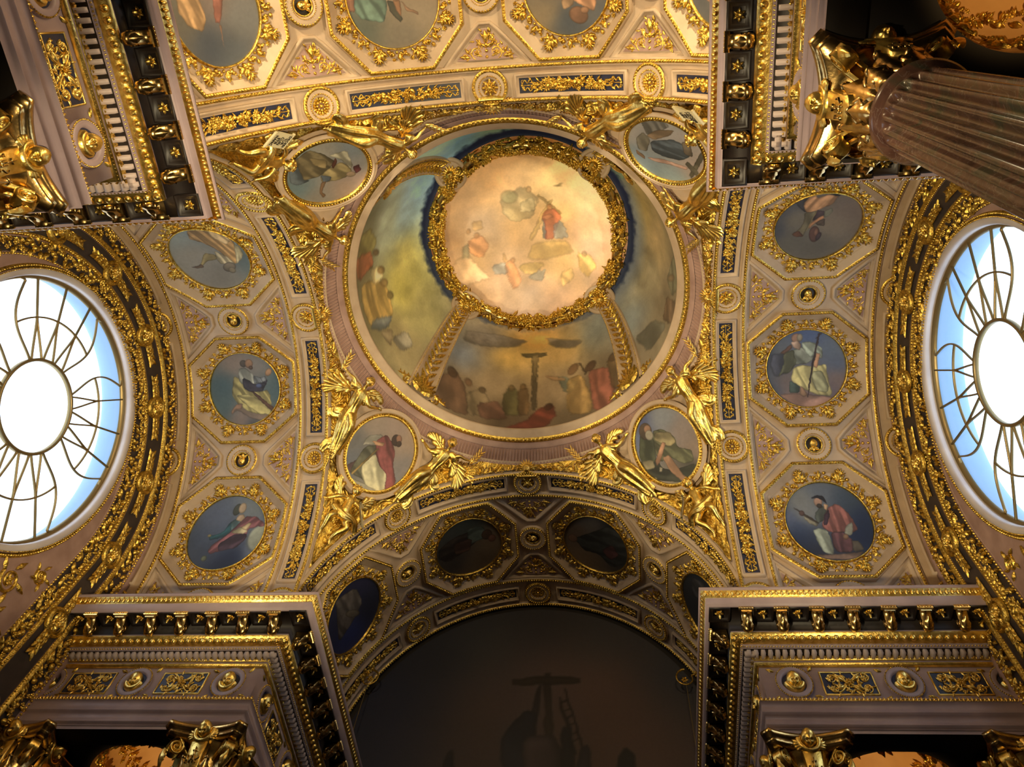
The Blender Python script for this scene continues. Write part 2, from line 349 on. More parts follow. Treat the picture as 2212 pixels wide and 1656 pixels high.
# ------------------------------------------------------------ barrel vault modules (shared meshes)
UO = 4.61; HO = R*STEP/2               # octagon centre along the arm, half module of arc
def octa(a, b, c, d):                  # vertices (+-b, +-c),(+-a, +-d)
    return [(b, c), (a, d), (a, -d), (b, -c), (-b, -c), (-a, -d), (-a, d), (-b, c)]
def coffer_frame():
    st, go = MB(), MB()
    P = octa(.90, .37, .90, .44)
    sweep(st, P[::-1], [(-.03, 0), (-.03, .075), (.03, .085), (.035, .06), (.07, .055), (.075, .035), (.12, .03), (.125, .012), (.15, .0)], True, .1)
    sweep(go, P, [(-.027, .078), (-.02, .092), (.02, .092), (.027, .078)], True, .1); beads(go, P, .042, .019, .024, .088, True, 1.0)
    Q = octa(.955, .36, .945, .455)
    return st, go
def star_rope():
    # long raised beads that join octagons and run along both sides
    go = MB()
    return go
def roundel_parts():
    go = MB(); lw = MB(); rng = random.Random(3)
    sweep(go, circ(0, 0, .622, 64), [(-.014, .0), (-.010, .04), (0, .048), (.010, .04), (.014, .0)], True, dens=False)
    for i in range(8):
        a = PI/8+i*PI/4
        x, y = .685*math.cos(a), .685*math.sin(a)
        for d, L, W in ((0, .16, .10), (.62, .13, .08), (-.62, .13, .08), (1.25, .12, .07), (-1.25, .12, .07)):
            leaf(lw, x, y, a+d, L, W, .045, 2, .01, .8)
        bead(lw, x, y, .035, .05, .02); rosette(lw, x+.02*math.cos(a), y+.02*math.sin(a), .045, 5, .03, .035, 1, .35)
        for k in range(1, 6):
            b = a+k*PI/4/6
            leaf(lw, .66*math.cos(b), .66*math.sin(b), b+(.9 if k % 2 else -.9), .085, .05, .035, 1, .01, .4, 7)
            if k in (2, 3, 4): bead(lw, .70*math.cos(b), .70*math.sin(b), .026, .035, .015)
        for k in range(14):
            b = a+k*PI/4/14; rr_ = .665+.05*(k % 3); fruit(lw, rr_*math.cos(b), rr_*math.sin(b), .020+.008*(k % 2), rng, .01)
        for s_ in (1, -1): scroll(lw, x+.07*math.cos(a+s_*1.1), y+.07*math.sin(a+s_*1.1), .035, a, 1.2, .018, .03, s_)
        for q_ in range(5): leaf(lw, x+.10*math.cos(a), y+.10*math.sin(a), a+(q_-2)*.55, .09, .05, .045, 1, .02, .8, 8)
        b = a+PI/8
        leaf(lw, .67*math.cos(b), .67*math.sin(b), b, .12, .08, .04, 2, .015, .6)
    return go, lw
def medallion_parts():
    rg, go, hd, bk = MB(), MB(), MB(), MB()
    sweep(rg, circ(0, 0, .20, 48), [(-.07, 0), (-.065, .05), (-.03, .07), (.01, .055), (.03, .06), (.055, .05), (.075, 0)], True, dens=False)
    sweep(go, circ(0, 0, .238, 48), [(-.028, .045), (-.02, .062), (.02, .062), (.028, .045)], True, dens=False); beads(go, circ(0, 0, .238, 64), .040, .018, .022, .058, True); beads(go, circ(0, 0, .165, 48), .024, .010, .014, .055, True)
    sweep(go, circ(0, 0, .125, 32), [(-.012, .0), (-.008, .045), (.008, .045), (.012, .0)], True, dens=False)
    for i in range(20):
        a = i*PI/10; bead(bk, 0, 0, .115, .012, .004, ns=24) if i == 0 else None
    head(hd, 0, .01, .062, 0, .02)
    for i in range(2): leaf(hd, 0, -.04, -PI/2+(1.1 if i else -1.1), .10, .06, .03, 2, .015)
    leaf(hd, 0, -.05, -PI/2, .06, .07, .03, 1, .015)
    return rg, go, hd, bk
def triangle_parts():
    # base at u=-.45 (towards one side), tip towards +u, medallion beyond the tip
    fr, go, orn, bk = MB(), MB(), MB(), MB()
    P = [(-.36, .50), (-.36, -.50), (.02, -.14), (.09, -.06), (.09, .06), (.02, .14)]
    sweep(fr, P, [(-.07, 0), (-.07, .03), (-.035, .045), (-.03, .025), (0, .02), (.0, .0)], True, .1)
    Pi = [(-.335, .43), (-.335, -.43), (.0, -.11), (.065, -.04), (.065, .04), (.0, .11)]
    bk.add([(x, y, .006) for x, y in Pi], [(0, 1, 2, 5), (2, 3, 4, 5)])
    for s in (1, -1):
        scroll(orn, -.245, s*.135, .085, s*PI*.9, 1.6, .03, .035, -s); rosette(orn, -.245, s*.135, .05, 6, .03, .01, 1, .35)
        leaf(orn, -.30, s*.22, s*1.45, .17, .07, .035, 3, .005); leaf(orn, -.18, s*.06, s*.55, .14, .06, .035, 2, .005)
        leaf(orn, -.30, s*.05, s*1.2, .10, .05, .03, 2, .005); scroll(orn, -.29, s*.31, .04, -s*1.2, 1.2, .02, .03, s)
        leaf(orn, -.12, s*.07, s*.9+PI, .10, .05, .03, 2, .005); leaf(orn, -.26, s*.24, s*.6, .11, .05, .03, 2, .005)
    rg_ = random.Random(9)
    for i in range(60):
        x = -.31+.34*rg_.random()**1.3; y = (rg_.random()*2-1)*(.40-1.05*(x+.31))
        if abs(y) > .02: leaf(orn, x, y, rg_.random()*6.3, .07, .035, .022, 1, .004, .5, 6, 4)
    for x in (-.30, -.22, -.14, -.05): bead(orn, x, 0, .028, .04, .01)
    leaf(orn, -.12, 0, 0, .17, .10, .04, 2, .01); leaf(orn, -.05, .03, .5, .08, .04, .03, 1, .01); leaf(orn, -.05, -.03, -.5, .08, .04, .03, 1, .01)
    return fr, orn, bk
def garland_panel_parts(L=.78, W=.105, seed=1):
    fr, orn, bk = MB(), MB(), MB(); rng = random.Random(seed)
    P = [(W, L), (W, -L), (-W, -L), (-W, L)]
    sweep(fr, P, [(-.0, .0), (.0, .028), (-.0, .028), (.025, .04), (.03, .05), (.055, .055), (.06, .0)], True, .1)
    n = 12; U, V = np.meshgrid([-W, W], np.linspace(-L, L, n), indexing='ij'); bk.grid(U, V, .006+0*U)
    for i in range(64):
        t = (rng.random()*2-1)*.46; wd = W*.85*(1-.3*(abs(t)/.46)); o = (rng.random()*2-1)*wd*.8
        fruit(orn, o, t, .022+.018*rng.random(), rng, .012+.02*(1-abs(o)/W))
    for i in range(70):
        t = (rng.random()*2-1)*.60; o = (rng.random()*2-1)*W*.62
        leaf(orn, o, t, (PI/2 if t > 0 else -PI/2)+(rng.random()-.5)*2.0, .075+.03*rng.random(), .035, .025, 2, .008, .5, 7)
    rosette(orn, 0, 0, .06, 7, .04, .04, 2)
    for s in (1, -1):
        tube(orn, [(0, s*.45), (0, s*.66), (0, s*.74)], .014, .016, .006)
        for k in range(4): leaf(orn, 0, s*(.48+.035*k), s*PI/2+(.8 if k % 2 else -.8), .07, .03, .025, 1, .008, .4, 7)
        for q in (1, -1):
            tt = np.linspace(0, 1, 14); tube(orn, np.stack([q*(.02+.045*np.sin(tt*PI*2.1)**2+.02*tt), s*(.74-.17*tt)], 1), .020, .02, .006)
            scroll(orn, q*.045, s*.725, .028, 0, .9, .014, .018, q)
        bead(orn, 0, s*.74, .02, .025, .01)
    return fr, orn, bk
def boss_parts(kind):
    rg, go, ro, bk = MB(), MB(), MB(), MB()
    sweep(rg, circ(0, 0, .19, 48), [(-.055, 0), (-.05, .045), (-.02, .06), (.02, .05), (.045, .055), (.07, .04), (.085, 0)], True, dens=False)
    sweep(go, circ(0, 0, .232, 48), [(-.028, .045), (-.02, .062), (.02, .062), (.028, .045)], True, dens=False); beads(go, circ(0, 0, .232, 60), .040, .018, .022, .058, True); beads(go, circ(0, 0, .158, 44), .030, .013, .016, .055, True)
    bead(bk, 0, 0, .145, .010, .004, ns=32)
    if kind == 0:
        rosette(ro, 0, 0, .135, 8, .045, .01, 1, .01); rosette(ro, 0, 0, .07, 10, .03, .045, 1, .5)
        for i in range(8):
            a = (i+.5)*PI/4; bead(ro, .115*math.cos(a), .115*math.sin(a), .016, None, .01)
    else:
        for i in range(16):
            a = i*PI/8; leaf(ro, .05*math.cos(a), .05*math.sin(a), a, .09, .045, .03, 2, .01, .8)
            bead(ro, (.10+.02*(i % 2))*math.cos(a+.2), (.10+.02*(i % 2))*math.sin(a+.2), .017, None, .015)
        for i in range(8):
            a = i*PI/4; bead(ro, .055*math.cos(a), .055*math.sin(a), .02, None, .03)
        bead(ro, 0, 0, .03, .035, .03)
    return rg, go, ro, bk

GROUPS = {}
def proto(name, cat, parts, bend=bcyl):
    e = empty(name, Matrix()); e['category'] = cat
    for pn, mb, m in parts:
        if mb.V: part(mb, pn, m, e, bend)
    return e
USED = {}
def place(pr, mw, label, group):
    if not USED.get(pr.name):
        USED[pr.name] = 1; pr.matrix_world = mw; pr['label'] = label; pr['group'] = group; return pr
    return copy_thing(pr, mw, label, group)

def flip(mw): return mw @ Matrix.Rotation(PI, 4, 'Z')
_st, _go = coffer_frame()
CFR = None
_rg = roundel_parts(); _md = medallion_parts(); _tr = triangle_parts()
P_med = proto('head_medallion', 'medallion', [('ring', _md[0], M['stone']), ('beading', _md[1], M['gold']), ('backing', _md[3], M['brown']), ('cherub_head', _md[2], M['gold2'])])
P_tri = proto('ornament_panel', 'ornament panel', [('frame', _tr[0], M['stone']), ('backing', _tr[2], M['pink']), ('scrollwork', _tr[1], M['gold'])])
P_gar = []
for q in (11, 12): 
    _g = garland_panel_parts(seed=q); P_gar.append(proto('garland_panel', 'ornament panel', [('frame', _g[0], M['stone']), ('backing', _g[2], M['blue']), ('garland', _g[1], M['gold'])]))
P_bos = []
for q in (0, 1):
    _b = boss_parts(q); P_bos.append(proto('rosette_boss', 'rosette', [('ring', _b[0], M['stone']), ('beading', _b[1], M['gold']), ('backing', _b[3], M['pink']), ('rosette', _b[2], M['gold'])]))

# ---- pictures: painter working on a disc
class Noise:
    def __init__(s, seed): s.g = np.random.RandomState(seed).rand(64, 64)
    def __call__(s, x, y, f=1.0, oct=4):
        o = 0; a = .5; n = 0
        for i in range(oct):
            X = x*f+i*17.3+40; Y = y*f+i*9.1+40; xi = np.floor(X).astype(int); yi = np.floor(Y).astype(int); fx = X-xi; fy = Y-yi
            fx = fx*fx*(3-2*fx); fy = fy*fy*(3-2*fy); g = lambda a_, b_: s.g[a_ % 64, b_ % 64]
            o = o+a*((g(xi, yi)*(1-fx)+g(xi+1, yi)*fx)*(1-fy)+(g(xi, yi+1)*(1-fx)+g(xi+1, yi+1)*fx)*fy); n += a; a *= .5; f = f*2
        return o/n
def hexc(h): return np.array([int(h[i:i+2], 16)/255 for i in (0, 2, 4)])
def polyd(x, y, P):
    # signed distance, negative inside
    P = np.array(P, float); d = np.full(x.shape, 1e9); ins = np.zeros(x.shape, bool)
    for i in range(len(P)):
        a = P[i-1]; b = P[i]; e = b-a; w0 = x-a[0]; w1 = y-a[1]
        t = np.clip((w0*e[0]+w1*e[1])/(e@e+1e-12), 0, 1); d = np.minimum(d, (w0-t*e[0])**2+(w1-t*e[1])**2)
        c = ((a[1] > y) != (b[1] > y)); xx = a[0]+(y-a[1])*e[0]/(e[1] if abs(e[1]) > 1e-9 else 1e-9); ins ^= c & (x < xx)
    return np.where(ins, -1, 1)*np.sqrt(d)
def smooth_poly(P, it=2):
    P = np.array(P, float)
    for _ in range(it):
        Q = np.roll(P, -1, 0); P = np.stack([.86*P+.14*Q, .14*P+.86*Q], 1).reshape(-1, 2)
    return P
def paint(x, y, bg, shapes, seed=1, px=.018, op=1.0):
    nz = Noise(seed); n1 = nz(x, y, 1.6); n2 = nz(x+9, y, 7, 3)
    c = np.zeros(x.shape+(3,)); pts = [(b[0], b[1], hexc(b[2])) for b in bg]; W = 0
    for bx, by, col in pts:
        w_ = 1/(((x-bx)**2+(y-by)**2)+.06)**1.6*(.6+.8*nz(x+bx*5, y+by*3, 2.2)); W = W+w_; c = c+w_[..., None]*col
    c = c/W[..., None]; c = c*(.90+.22*n1)[..., None]
    for s in shapes:
        k = s[0]
        if k == 'e':
            _, cx, cy, rx, ry, an, col, sf = s; ca, sa = math.cos(math.radians(an)), math.sin(math.radians(an))
            a = ((x-cx)*ca+(y-cy)*sa)/rx; b = (-(x-cx)*sa+(y-cy)*ca)/ry; d = (np.sqrt(a*a+b*b)-1)*min(rx, ry); fold = 0
            sh = (-.25*a+.35*b)
        else:
            _, P, col, sf, fa, fs = s; P = smooth_poly(P, 1); d = polyd(x+.5*px*(nz(x, y, 14, 2)-.5)*4, y+.5*px*(nz(x+3, y, 14, 2)-.5)*4, P); f_ = math.radians(fa)
            cc = P.mean(0); ex = np.abs(P-cc).max()
            t = (-(x-cc[0])*math.sin(f_)+(y-cc[1])*math.cos(f_)); l_ = ((x-cc[0])*math.cos(f_)+(y-cc[1])*math.sin(f_))
            wv = nz(l_*1.2+cc[0]*7, t*fs*.25+3, 1.4, 2)
            q_ = np.sin(t*fs+wv*7); q_ = np.sign(q_)*np.abs(q_)**.7; sh = .85*q_*(.45+.6*n2)+(-.25*(x-cc[0])+.35*(y-cc[1]))/ex
        al = np.clip(.5-d/(px+sf), 0, 1)
        rim = np.clip(1+d/(.05 if px > .014 else .04), 0, 1)**2
        rgb = np.clip(hexc(col)[None]*(1.04+.30*sh[..., None])*(.88+.24*n2[..., None])*(1-.38*rim[..., None]), 0, 1)
        al = al*op
        c = c*(1-al[..., None])+rgb*al[..., None]
    lum = (c*np.array([.3, .6, .1])).sum(-1, keepdims=True)
    return lum+(c-lum)*.80
def canvas(rad, fn, name='canvas', n=170, bulge=.01):
    # disc mesh, fn(x,y) -> colour, coordinates in unit disc
    rr = np.linspace(0.0, 1, n//2)[:, None]; th = np.linspace(0, 2*PI, 250, endpoint=False)[None]
    X = rr*np.cos(th); Y = rr*np.sin(th); mb = MB()
    mb.grid(X*rad, Y*rad, bulge+0*X, wv=True, col=fn(X, Y)); return mb
PIC = {
 'left+0.5': ([(0.56, -0.76, '808b88'), (0.39, -0.1, '8a857a'), (0.06, 0.6, '7a756c'), (-0.92, -0.01, '53656d'), (0.15, -1.1, '6c808c'), (-0.92, -0.73, '93837a')], [
  ('p', [(-0.53, -1.18), (-0.75, -1.01), (-0.72, -0.79), (-0.76, -0.56), (-0.67, -0.57), (-0.49, -1.01)], '62665e', 0, 125, 22),
  ('p', [(-0.01, -1.26), (-0.38, -1.21), (-0.65, -0.91), (-0.78, -0.56), (-0.82, -0.3), (-0.74, 0.13), (-0.57, 0.27), (-0.44, 0.11), (-0.28, -0.23), (-0.03, -0.49), (0.26, -0.64), (0.22, -0.85)], '9e7a48', 0, 116, 30),
  ('p', [(-0.41, -1.28), (-0.57, -1.12), (-0.73, -0.84), (-0.76, -0.54), (-0.59, -0.38), (-0.34, -0.64), (-0.3, -0.98)], 'a68d64', 0, 110, 20),
  ('p', [(-0.19, -0.22), (-0.43, -0), (-0.57, 0.25), (-0.42, 0.27), (-0.18, 0.23), (-0.13, 0.05)], 'a09474', 0, 105, 26),
  ('p', [(0.1, -0.15), (-0.15, -0.08), (-0.16, 0.07), (0.04, 0.11), (0.15, 0.13), (0.31, 0.27), (0.39, 0.25)], '8d7d4e', 0, 47, 12),
  ('p', [(0.66, 0.28), (0.48, 0.26), (0.33, 0.21), (0.29, 0.31), (0.47, 0.35)], '66503c', 0, 176, 9),
  ('p', [(-0.83, -0.59), (-0.93, -0.56), (-0.88, -0.33), (-0.91, -0.08), (-0.8, 0.11), (-0.59, 0.27), (-0.68, -0.03), (-0.76, -0.34)], '9d9471', 0, 83, 24),
  ('e', -0.375, 0.343, 0.138, 0.193, 120, '6b6152', 0),
  ('e', -0.41, 0.45, 0.092, 0.096, 121, '7d725c', 0),
  ('e', -0.846, -0.441, 0.033, 0.117, 176, '8aa0ae', 0),
 ]),
 'left-0.5': ([(0.27, -0.74, '7a6b62'), (-0.44, -0.64, '75706e'), (-0.98, -0.27, '4b6068'), (0.63, -0.04, '3f5a66'), (-0.95, 0.08, '46606c'), (0.65, 0.44, '4a646c'), (0.07, 0.81, '7e6a62'), (-0.65, 0.9, '6c6a5c'), (-0.22, 1.04, '3c4452')], [
  ('p', [(0.42, 0.69), (0.28, 0.46), (-0.22, 0.54), (-0.79, 0.74), (-0.58, 0.94), (-0.15, 0.82), (0.22, 0.6)], '8a7668', 0.02, 159, 8),
  ('p', [(0.29, -0.37), (0.12, -0.25), (-0.03, 0.06), (-0.38, 0.1), (-0.64, 0.06), (-0.72, 0.23), (-0.75, 0.56), (-0.74, 0.74), (-0.43, 0.73), (-0.07, 0.65), (0.27, 0.37), (0.38, 0.17), (0.35, -0.17)], '8f8650', 0, 119, 26),
  ('p', [(0.27, 0.18), (-0.08, 0.16), (-0.58, 0.39), (-0.74, 0.56), (-0.71, 0.74), (-0.36, 0.71), (0.04, 0.42)], 'a0965c', 0, 159, 20),
  ('p', [(0.39, 0.72), (0.42, 0.62), (0.27, 0.42), (0.07, 0.42), (0.13, 0.56), (0.31, 0.58)], '846652', 0, 121, 8),
  ('p', [(0.15, -0.54), (-0.03, -0.6), (-0.27, -0.38), (-0.3, -0.12), (-0.18, -0.1), (0, -0.29), (0.08, -0.11), (0.17, -0.22)], '8c9088', 0, 106, 24),
  ('p', [(0.05, -0.29), (-0.11, -0.23), (-0.31, -0.09), (-0.62, -0.25), (-0.65, -0.17), (-0.51, 0.08), (-0.32, 0.1), (-0.11, 0.09), (0.05, -0.04)], '2f2c38', 0, 158, 20),
  ('p', [(-0.26, -0.35), (-0.47, -0.29), (-0.61, -0.34), (-0.64, -0.2), (-0.42, -0.12), (-0.27, -0.14)], '6a727c', 0, 117, 40),
  ('e', -0.4, -0.064, 0.087, 0.063, 178, '4c5a8a', 0),
  ('e', -0.012, -0.7, 0.101, 0.1, 178, '4e463e', 0),
  ('e', -0.17, -0.694, 0.113, 0.13, 168, '8d6a50', 0),
  ('e', -0.214, -0.578, 0.058, 0.057, 178, '5c4638', 0),
  ('e', -0.704, -0.432, 0.083, 0.124, 142, 'a27a58', 0),
  ('p', [(-0.13, 0.07), (-0.23, 0.08), (-0.94, 0.66), (-0.88, 0.74), (-0.72, 0.63)], '4e3428', 0, 140, 8),
 ]),
 'left-1.5': ([(0.49, -0.4, '505c78'), (-0.62, -0.63, '6e7880'), (-1.01, -0.11, '556284'), (0.59, 0.11, '42506c'), (0.44, 0.5, '38435a'), (-0.39, 0.71, '1a2544'), (-0.8, 0.46, '5a6680'), (-0.21, 0.9, '1c2440')], [
  ('e', -0.93, 0.14, 0.33, 0.373, -165, '858c80', 0.1),
  ('p', [(0.47, 0.06), (0.12, -0.02), (-0, -0.31), (-0.13, -0.33), (-0.26, -0.23), (-0.07, -0), (0.08, 0.1), (0.4, 0.18)], '25505c', 0, -159, 20),
  ('p', [(-0.02, -0.31), (-0.14, -0.39), (-0.35, -0.3), (-0.24, -0.13), (-0.08, -0.05)], '4c6a72', 0, 131, 18),
  ('p', [(0.36, 0.48), (0.29, 0.29), (-0.12, -0.08), (-0.36, -0.45), (-0.66, -0.45), (-0.91, -0.29), (-0.96, -0.17), (-0.81, -0.18), (-0.55, -0.12), (-0.55, 0.13), (-0.39, 0.36), (0.02, 0.47), (0.27, 0.56)], '7c4a52', 0, -135, 30),
  ('p', [(0.14, 0.3), (-0.16, 0.04), (-0.53, 0), (-0.58, 0.11), (-0.36, 0.41), (0.07, 0.48)], '42303e', 0, -145, 16),
  ('p', [(-0.09, -0.02), (-0.32, -0.19), (-0.56, -0.05), (-0.41, 0.02)], 'a89c78', 0, 179, 10),
  ('p', [(-0.33, -0.15), (-0.52, -0.3), (-0.6, -0.26), (-0.51, -0.08), (-0.44, -0.09)], 'a8926c', 0, -147, 8),
  ('e', -0.109, -0.641, 0.112, 0.16, 165, '3e4238', 0),
  ('e', -0.244, -0.677, 0.105, 0.145, 179, 'a08a70', 0),
  ('p', [(-0.13, -0.36), (-0.18, -0.51), (-0.31, -0.52), (-0.39, -0.42), (-0.29, -0.31)], 'a68c72', 0, 130, 6),
  ('e', 0.453, 0.051, 0.052, 0.041, 179, '94885c', 0),
  ('e', 0.377, 0.671, 0.074, 0.079, -143, '5c6450', 0),
 ]),
 'right-0.5': ([(-1, 0.49, '43485a'), (-0.97, -0.08, '3c4254'), (-0.53, 0.17, '70685c'), (-0.54, -0.51, '5e5a54'), (0.36, -0.03, '766858'), (0.69, 0.36, '6e5e54'), (0.14, -0.69, '5c564e'), (-0.87, 0.91, '3c3c40')], [
  ('p', [(-0.73, 1.23), (-0.26, 1.16), (-0.23, 0.57), (-0.36, 0.38), (-0.54, 0.57), (-0.71, 0.86)], '34343a', 0, -72, 20),
  ('p', [(-0.67, 1.17), (-0.56, 1.19), (-0.51, 0.84), (-0.59, 0.83)], '5c5244', 0, -79, 16),
  ('p', [(-0.02, 0.99), (0.15, 1.19), (0.37, 1.17), (0.32, 0.85), (0.16, 0.89)], '1e242e', 0, -38, 10),
  ('p', [(-0.37, 1.19), (0.15, 1.19), (0.01, 0.99), (-0.15, 0.91), (-0.36, 1.11)], '9a6c50', 0, -38, 20),
  ('p', [(-0.45, 0.65), (-0.28, 1.13), (-0.18, 0.83), (0.05, 0.93), (0.31, 0.86), (0.22, 0.62), (-0.07, 0.45), (-0.25, 0.37), (-0.35, 0.4)], 'a87850', 0, 62, 22),
  ('p', [(-0.38, 0.38), (-0.1, 0.43), (-0.15, 0.14), (-0.26, -0.18), (-0.3, -0.34), (-0.52, -0.31), (-0.57, -0.24), (-0.4, -0.09), (-0.34, 0.16)], '5e5642', 0, -66, 10),
  ('p', [(-0.56, -0.24), (-0.42, -0.14), (-0.28, -0.34), (-0.5, -0.33)], '6a4434', 0, -4, 8),
  ('p', [(-0.11, 0.45), (0.08, 0.41), (0.09, 0.27), (-0.14, 0.11), (-0.13, 0.28)], '3e3034', 0, 76, 14),
  ('p', [(-0.19, 0.06), (0.07, 0.29), (0.11, 0.18), (-0.12, 0), (-0.2, -0.13)], 'a06c48', 0, 45, 8),
  ('p', [(0.06, 0.41), (0.23, 0.51), (0.27, 0.39), (0.2, 0.23), (0.1, 0.21)], '837f6a', 0, 77, 20),
  ('p', [(-0.08, 0.06), (0.14, 0.19), (0.15, -0.06), (-0.02, -0)], '4c3e34', 0, 38, 12),
  ('e', -0.039, -0.275, 0.125, 0.239, 9, '5a3c34', 0),
  ('e', -0.005, -0.224, 0.053, 0.126, 3, '7e5646', 0),
  ('e', 0.07, -0.35, 0.058, 0.119, -15, '44343a', 0),
  ('p', [(-0.11, 0.43), (-0.09, 0.42), (-0.23, -0.18), (-0.25, -0.17)], 'a8905c', 0, -4, 4),
 ]),
 'right+0.5': ([(-0.63, 0.54, '5c6474'), (0.04, 0.93, '44588a'), (0.7, 0.41, '56647c'), (0.76, 0.07, '4c5c7e'), (-0.91, 0.2, '40485c'), (-0.99, -0.21, '4c5870'), (-0.59, -0.36, '705e5c'), (0.75, -0.28, '74605e'), (-0.29, -0.85, '86665e'), (0.52, -0.74, '60566a'), (-0.81, -0.56, '3c4660')], [
  ('p', [(-0.85, 0.39), (-0.42, 0.4), (-0.43, -0.09), (-0.79, -0.22), (-0.91, 0.12)], '3c4052', 0.04, -63, 8),
  ('p', [(-0.75, -0.67), (-0.28, -0.64), (0.71, -0.79), (0.36, -1.02), (-0.3, -1)], '8a685e', 0.03, -2, 5),
  ('p', [(-0.43, -0.3), (-0.18, -0.45), (-0.2, -0.64), (-0.46, -0.63)], '3c4c4a', 0, -94, 10),
  ('p', [(-0.34, 0.48), (-0.12, 0.53), (-0.02, 0.68), (0.24, 0.66), (0.41, 0.47), (0.42, 0.23), (0.27, 0.24), (0.03, 0.11), (-0.32, 0.09), (-0.38, 0.32)], '6a7068', 0, -48, 20),
  ('p', [(-0.11, 0.67), (0.14, 0.69), (0.41, 0.51), (0.43, 0.26), (0.25, 0.41), (0.11, 0.27), (-0.07, 0.5)], '8c988c', 0, -52, 22),
  ('p', [(-0.58, 0.38), (-0.31, 0.51), (-0.24, 0.12), (-0.41, -0.1), (-0.61, -0.13), (-0.72, -0.24), (-0.55, 0.16)], '565a48', 0, -102, 20),
  ('p', [(-0.38, -0.21), (-0.32, 0.01), (-0.08, 0.09), (0.16, 0.02), (0.5, 0.09), (0.52, -0.1), (0.56, -0.47), (0.63, -0.65), (0.56, -0.76), (0.23, -0.71), (-0.07, -0.56), (-0.29, -0.39), (-0.39, -0.3)], 'a59c66', 0, -64, 22),
  ('p', [(0.16, -0.09), (0.4, -0.1), (0.55, -0.47), (0.5, -0.66), (0.23, -0.61), (0.12, -0.33)], '8a8a68', 0, -59, 16),
  ('e', -0.243, 0.789, 0.12, 0.126, -2, '8e6a58', 0),
  ('e', -0.15, 0.799, 0.073, 0.105, -2, '8a806e', 0),
  ('p', [(-0.38, 0.68), (-0.2, 0.73), (-0.11, 0.63), (-0.14, 0.45), (-0.31, 0.54)], 'a08474', 0, -71, 10),
  ('p', [(-0.65, 0.41), (-0.36, 0.64), (-0.34, 0.54), (-0.53, 0.38)], '7c584c', 0, 40, 8),
  ('p', [(0.25, 0.38), (0.37, 0.35), (0.32, 0.15), (0.27, -0.02), (0.17, 0.05)], 'a6785a', 0, -101, 6),
  ('p', [(-0.16, -0.46), (-0.07, -0.55), (-0.01, -0.7), (-0.12, -0.75), (-0.19, -0.69)], 'a27c60', 0, -84, 6),
  ('p', [(0.31, 0.91), (0.37, 0.9), (0.01, -0.77), (-0.02, -0.75)], '3c2c30', 0, -2, 3),
  ('p', [(0.24, 0.75), (0.39, 0.94), (0.42, 0.91), (0.26, 0.75)], '3c3034', 0, -2, 3),
 ]),
 'right+1.5': ([(-0.55, 0.52, '7c8082'), (-0.05, 0.8, '5a6478'), (0.56, 0.56, '36465c'), (0.87, 0.09, '1c2c54'), (-0.9, 0.12, '505e88'), (-0.79, -0.11, '2a3c64'), (-0.85, -0.41, '182850'), (0.69, -0.38, '14244c'), (-0.43, -0.83, '262c44'), (-0.55, 0.23, '84888a')], [
  ('p', [(-0.63, -0.82), (-0, -0.81), (0.64, -0.73), (0.37, -0.96), (-0.46, -0.94)], '6c564c', 0.03, -1, 5),
  ('p', [(0.4, -0.46), (0.56, -0.47), (0.65, -0.7), (0.37, -0.76)], '4c463e', 0, -39, 10),
  ('p', [(-0.25, 0.27), (-0.06, 0.43), (0.03, 0.34), (-0.09, 0.04), (-0.27, -0.01), (-0.3, 0.13)], '4c5450', 0, -103, 10),
  ('p', [(-0.42, -0.19), (-0.25, -0.12), (-0.08, -0.22), (-0.06, -0.42), (-0.05, -0.71), (-0.11, -0.83), (-0.29, -0.77), (-0.37, -0.53)], '8c988c', 0, -75, 18),
  ('p', [(-0.01, -0.25), (0.29, -0.25), (0.43, -0.46), (0.36, -0.76), (0.01, -0.77), (-0.05, -0.6)], '5c3a42', 0, -92, 22),
  ('p', [(0.08, 0.38), (0.27, 0.47), (0.43, 0.36), (0.56, 0.12), (0.63, -0.2), (0.5, -0.27), (0.29, -0.25), (-0.02, -0.26), (-0.19, -0.13), (-0.07, 0.17)], '86504c', 0, -85, 24),
  ('p', [(-0.07, 0.17), (0.07, 0.33), (0.06, 0.17), (-0.07, -0.08), (-0.13, -0.06)], '3c2838', 0, -94, 10),
  ('p', [(0.35, -0.14), (0.54, 0.02), (0.52, -0.21), (0.42, -0.36), (0.29, -0.28)], 'a0a498', 0, -96, 8),
  ('e', 0.3, -0.369, 0.062, 0.077, -39, '8e6a52', 0),
  ('p', [(-0.55, 0.18), (-0.47, 0.14), (-0.25, -0.04), (-0.31, -0.1), (-0.44, -0.03), (-0.55, 0.09)], '84806e', 0, -43, 14),
  ('p', [(-0.77, 0.42), (-0.5, 0.22), (-0.22, -0.01), (-0.25, -0.04), (-0.55, 0.18)], '463c34', 0, -1, 4),
  ('e', -0.58, 0.244, 0.065, 0.071, -1, '5c4440', 0),
  ('p', [(-0.02, 0.48), (0.09, 0.43), (0.02, 0.29), (-0.03, 0.34)], '9a7a5c', 0, -73, 5),
  ('e', -0.138, 0.525, 0.1, 0.134, -12, 'a07c6c', 0),
  ('e', -0.127, 0.42, 0.065, 0.059, -1, '3e342e', 0),
  ('p', [(-0.28, 0.64), (-0.12, 0.7), (0.01, 0.66), (0.07, 0.47), (0, 0.52), (-0.03, 0.57), (-0.13, 0.62), (-0.26, 0.61)], '262430', 0, -24, 10),
 ]),
 'back-1.5': ([(-0.61, 0.2, '3c4658'), (-0.19, -0.55, '626468'), (-0.71, -0.23, '48505c'), (-0.13, 0.68, '5c5850'), (0.12, -0.02, '6a5c58')], [
  ('p', [(0.4, 0.73), (0.39, 0.29), (-0.12, 0.16), (-0.36, 0.3), (-0.27, 0.59), (0, 0.77)], 'a07c54', 0, -157, 20),
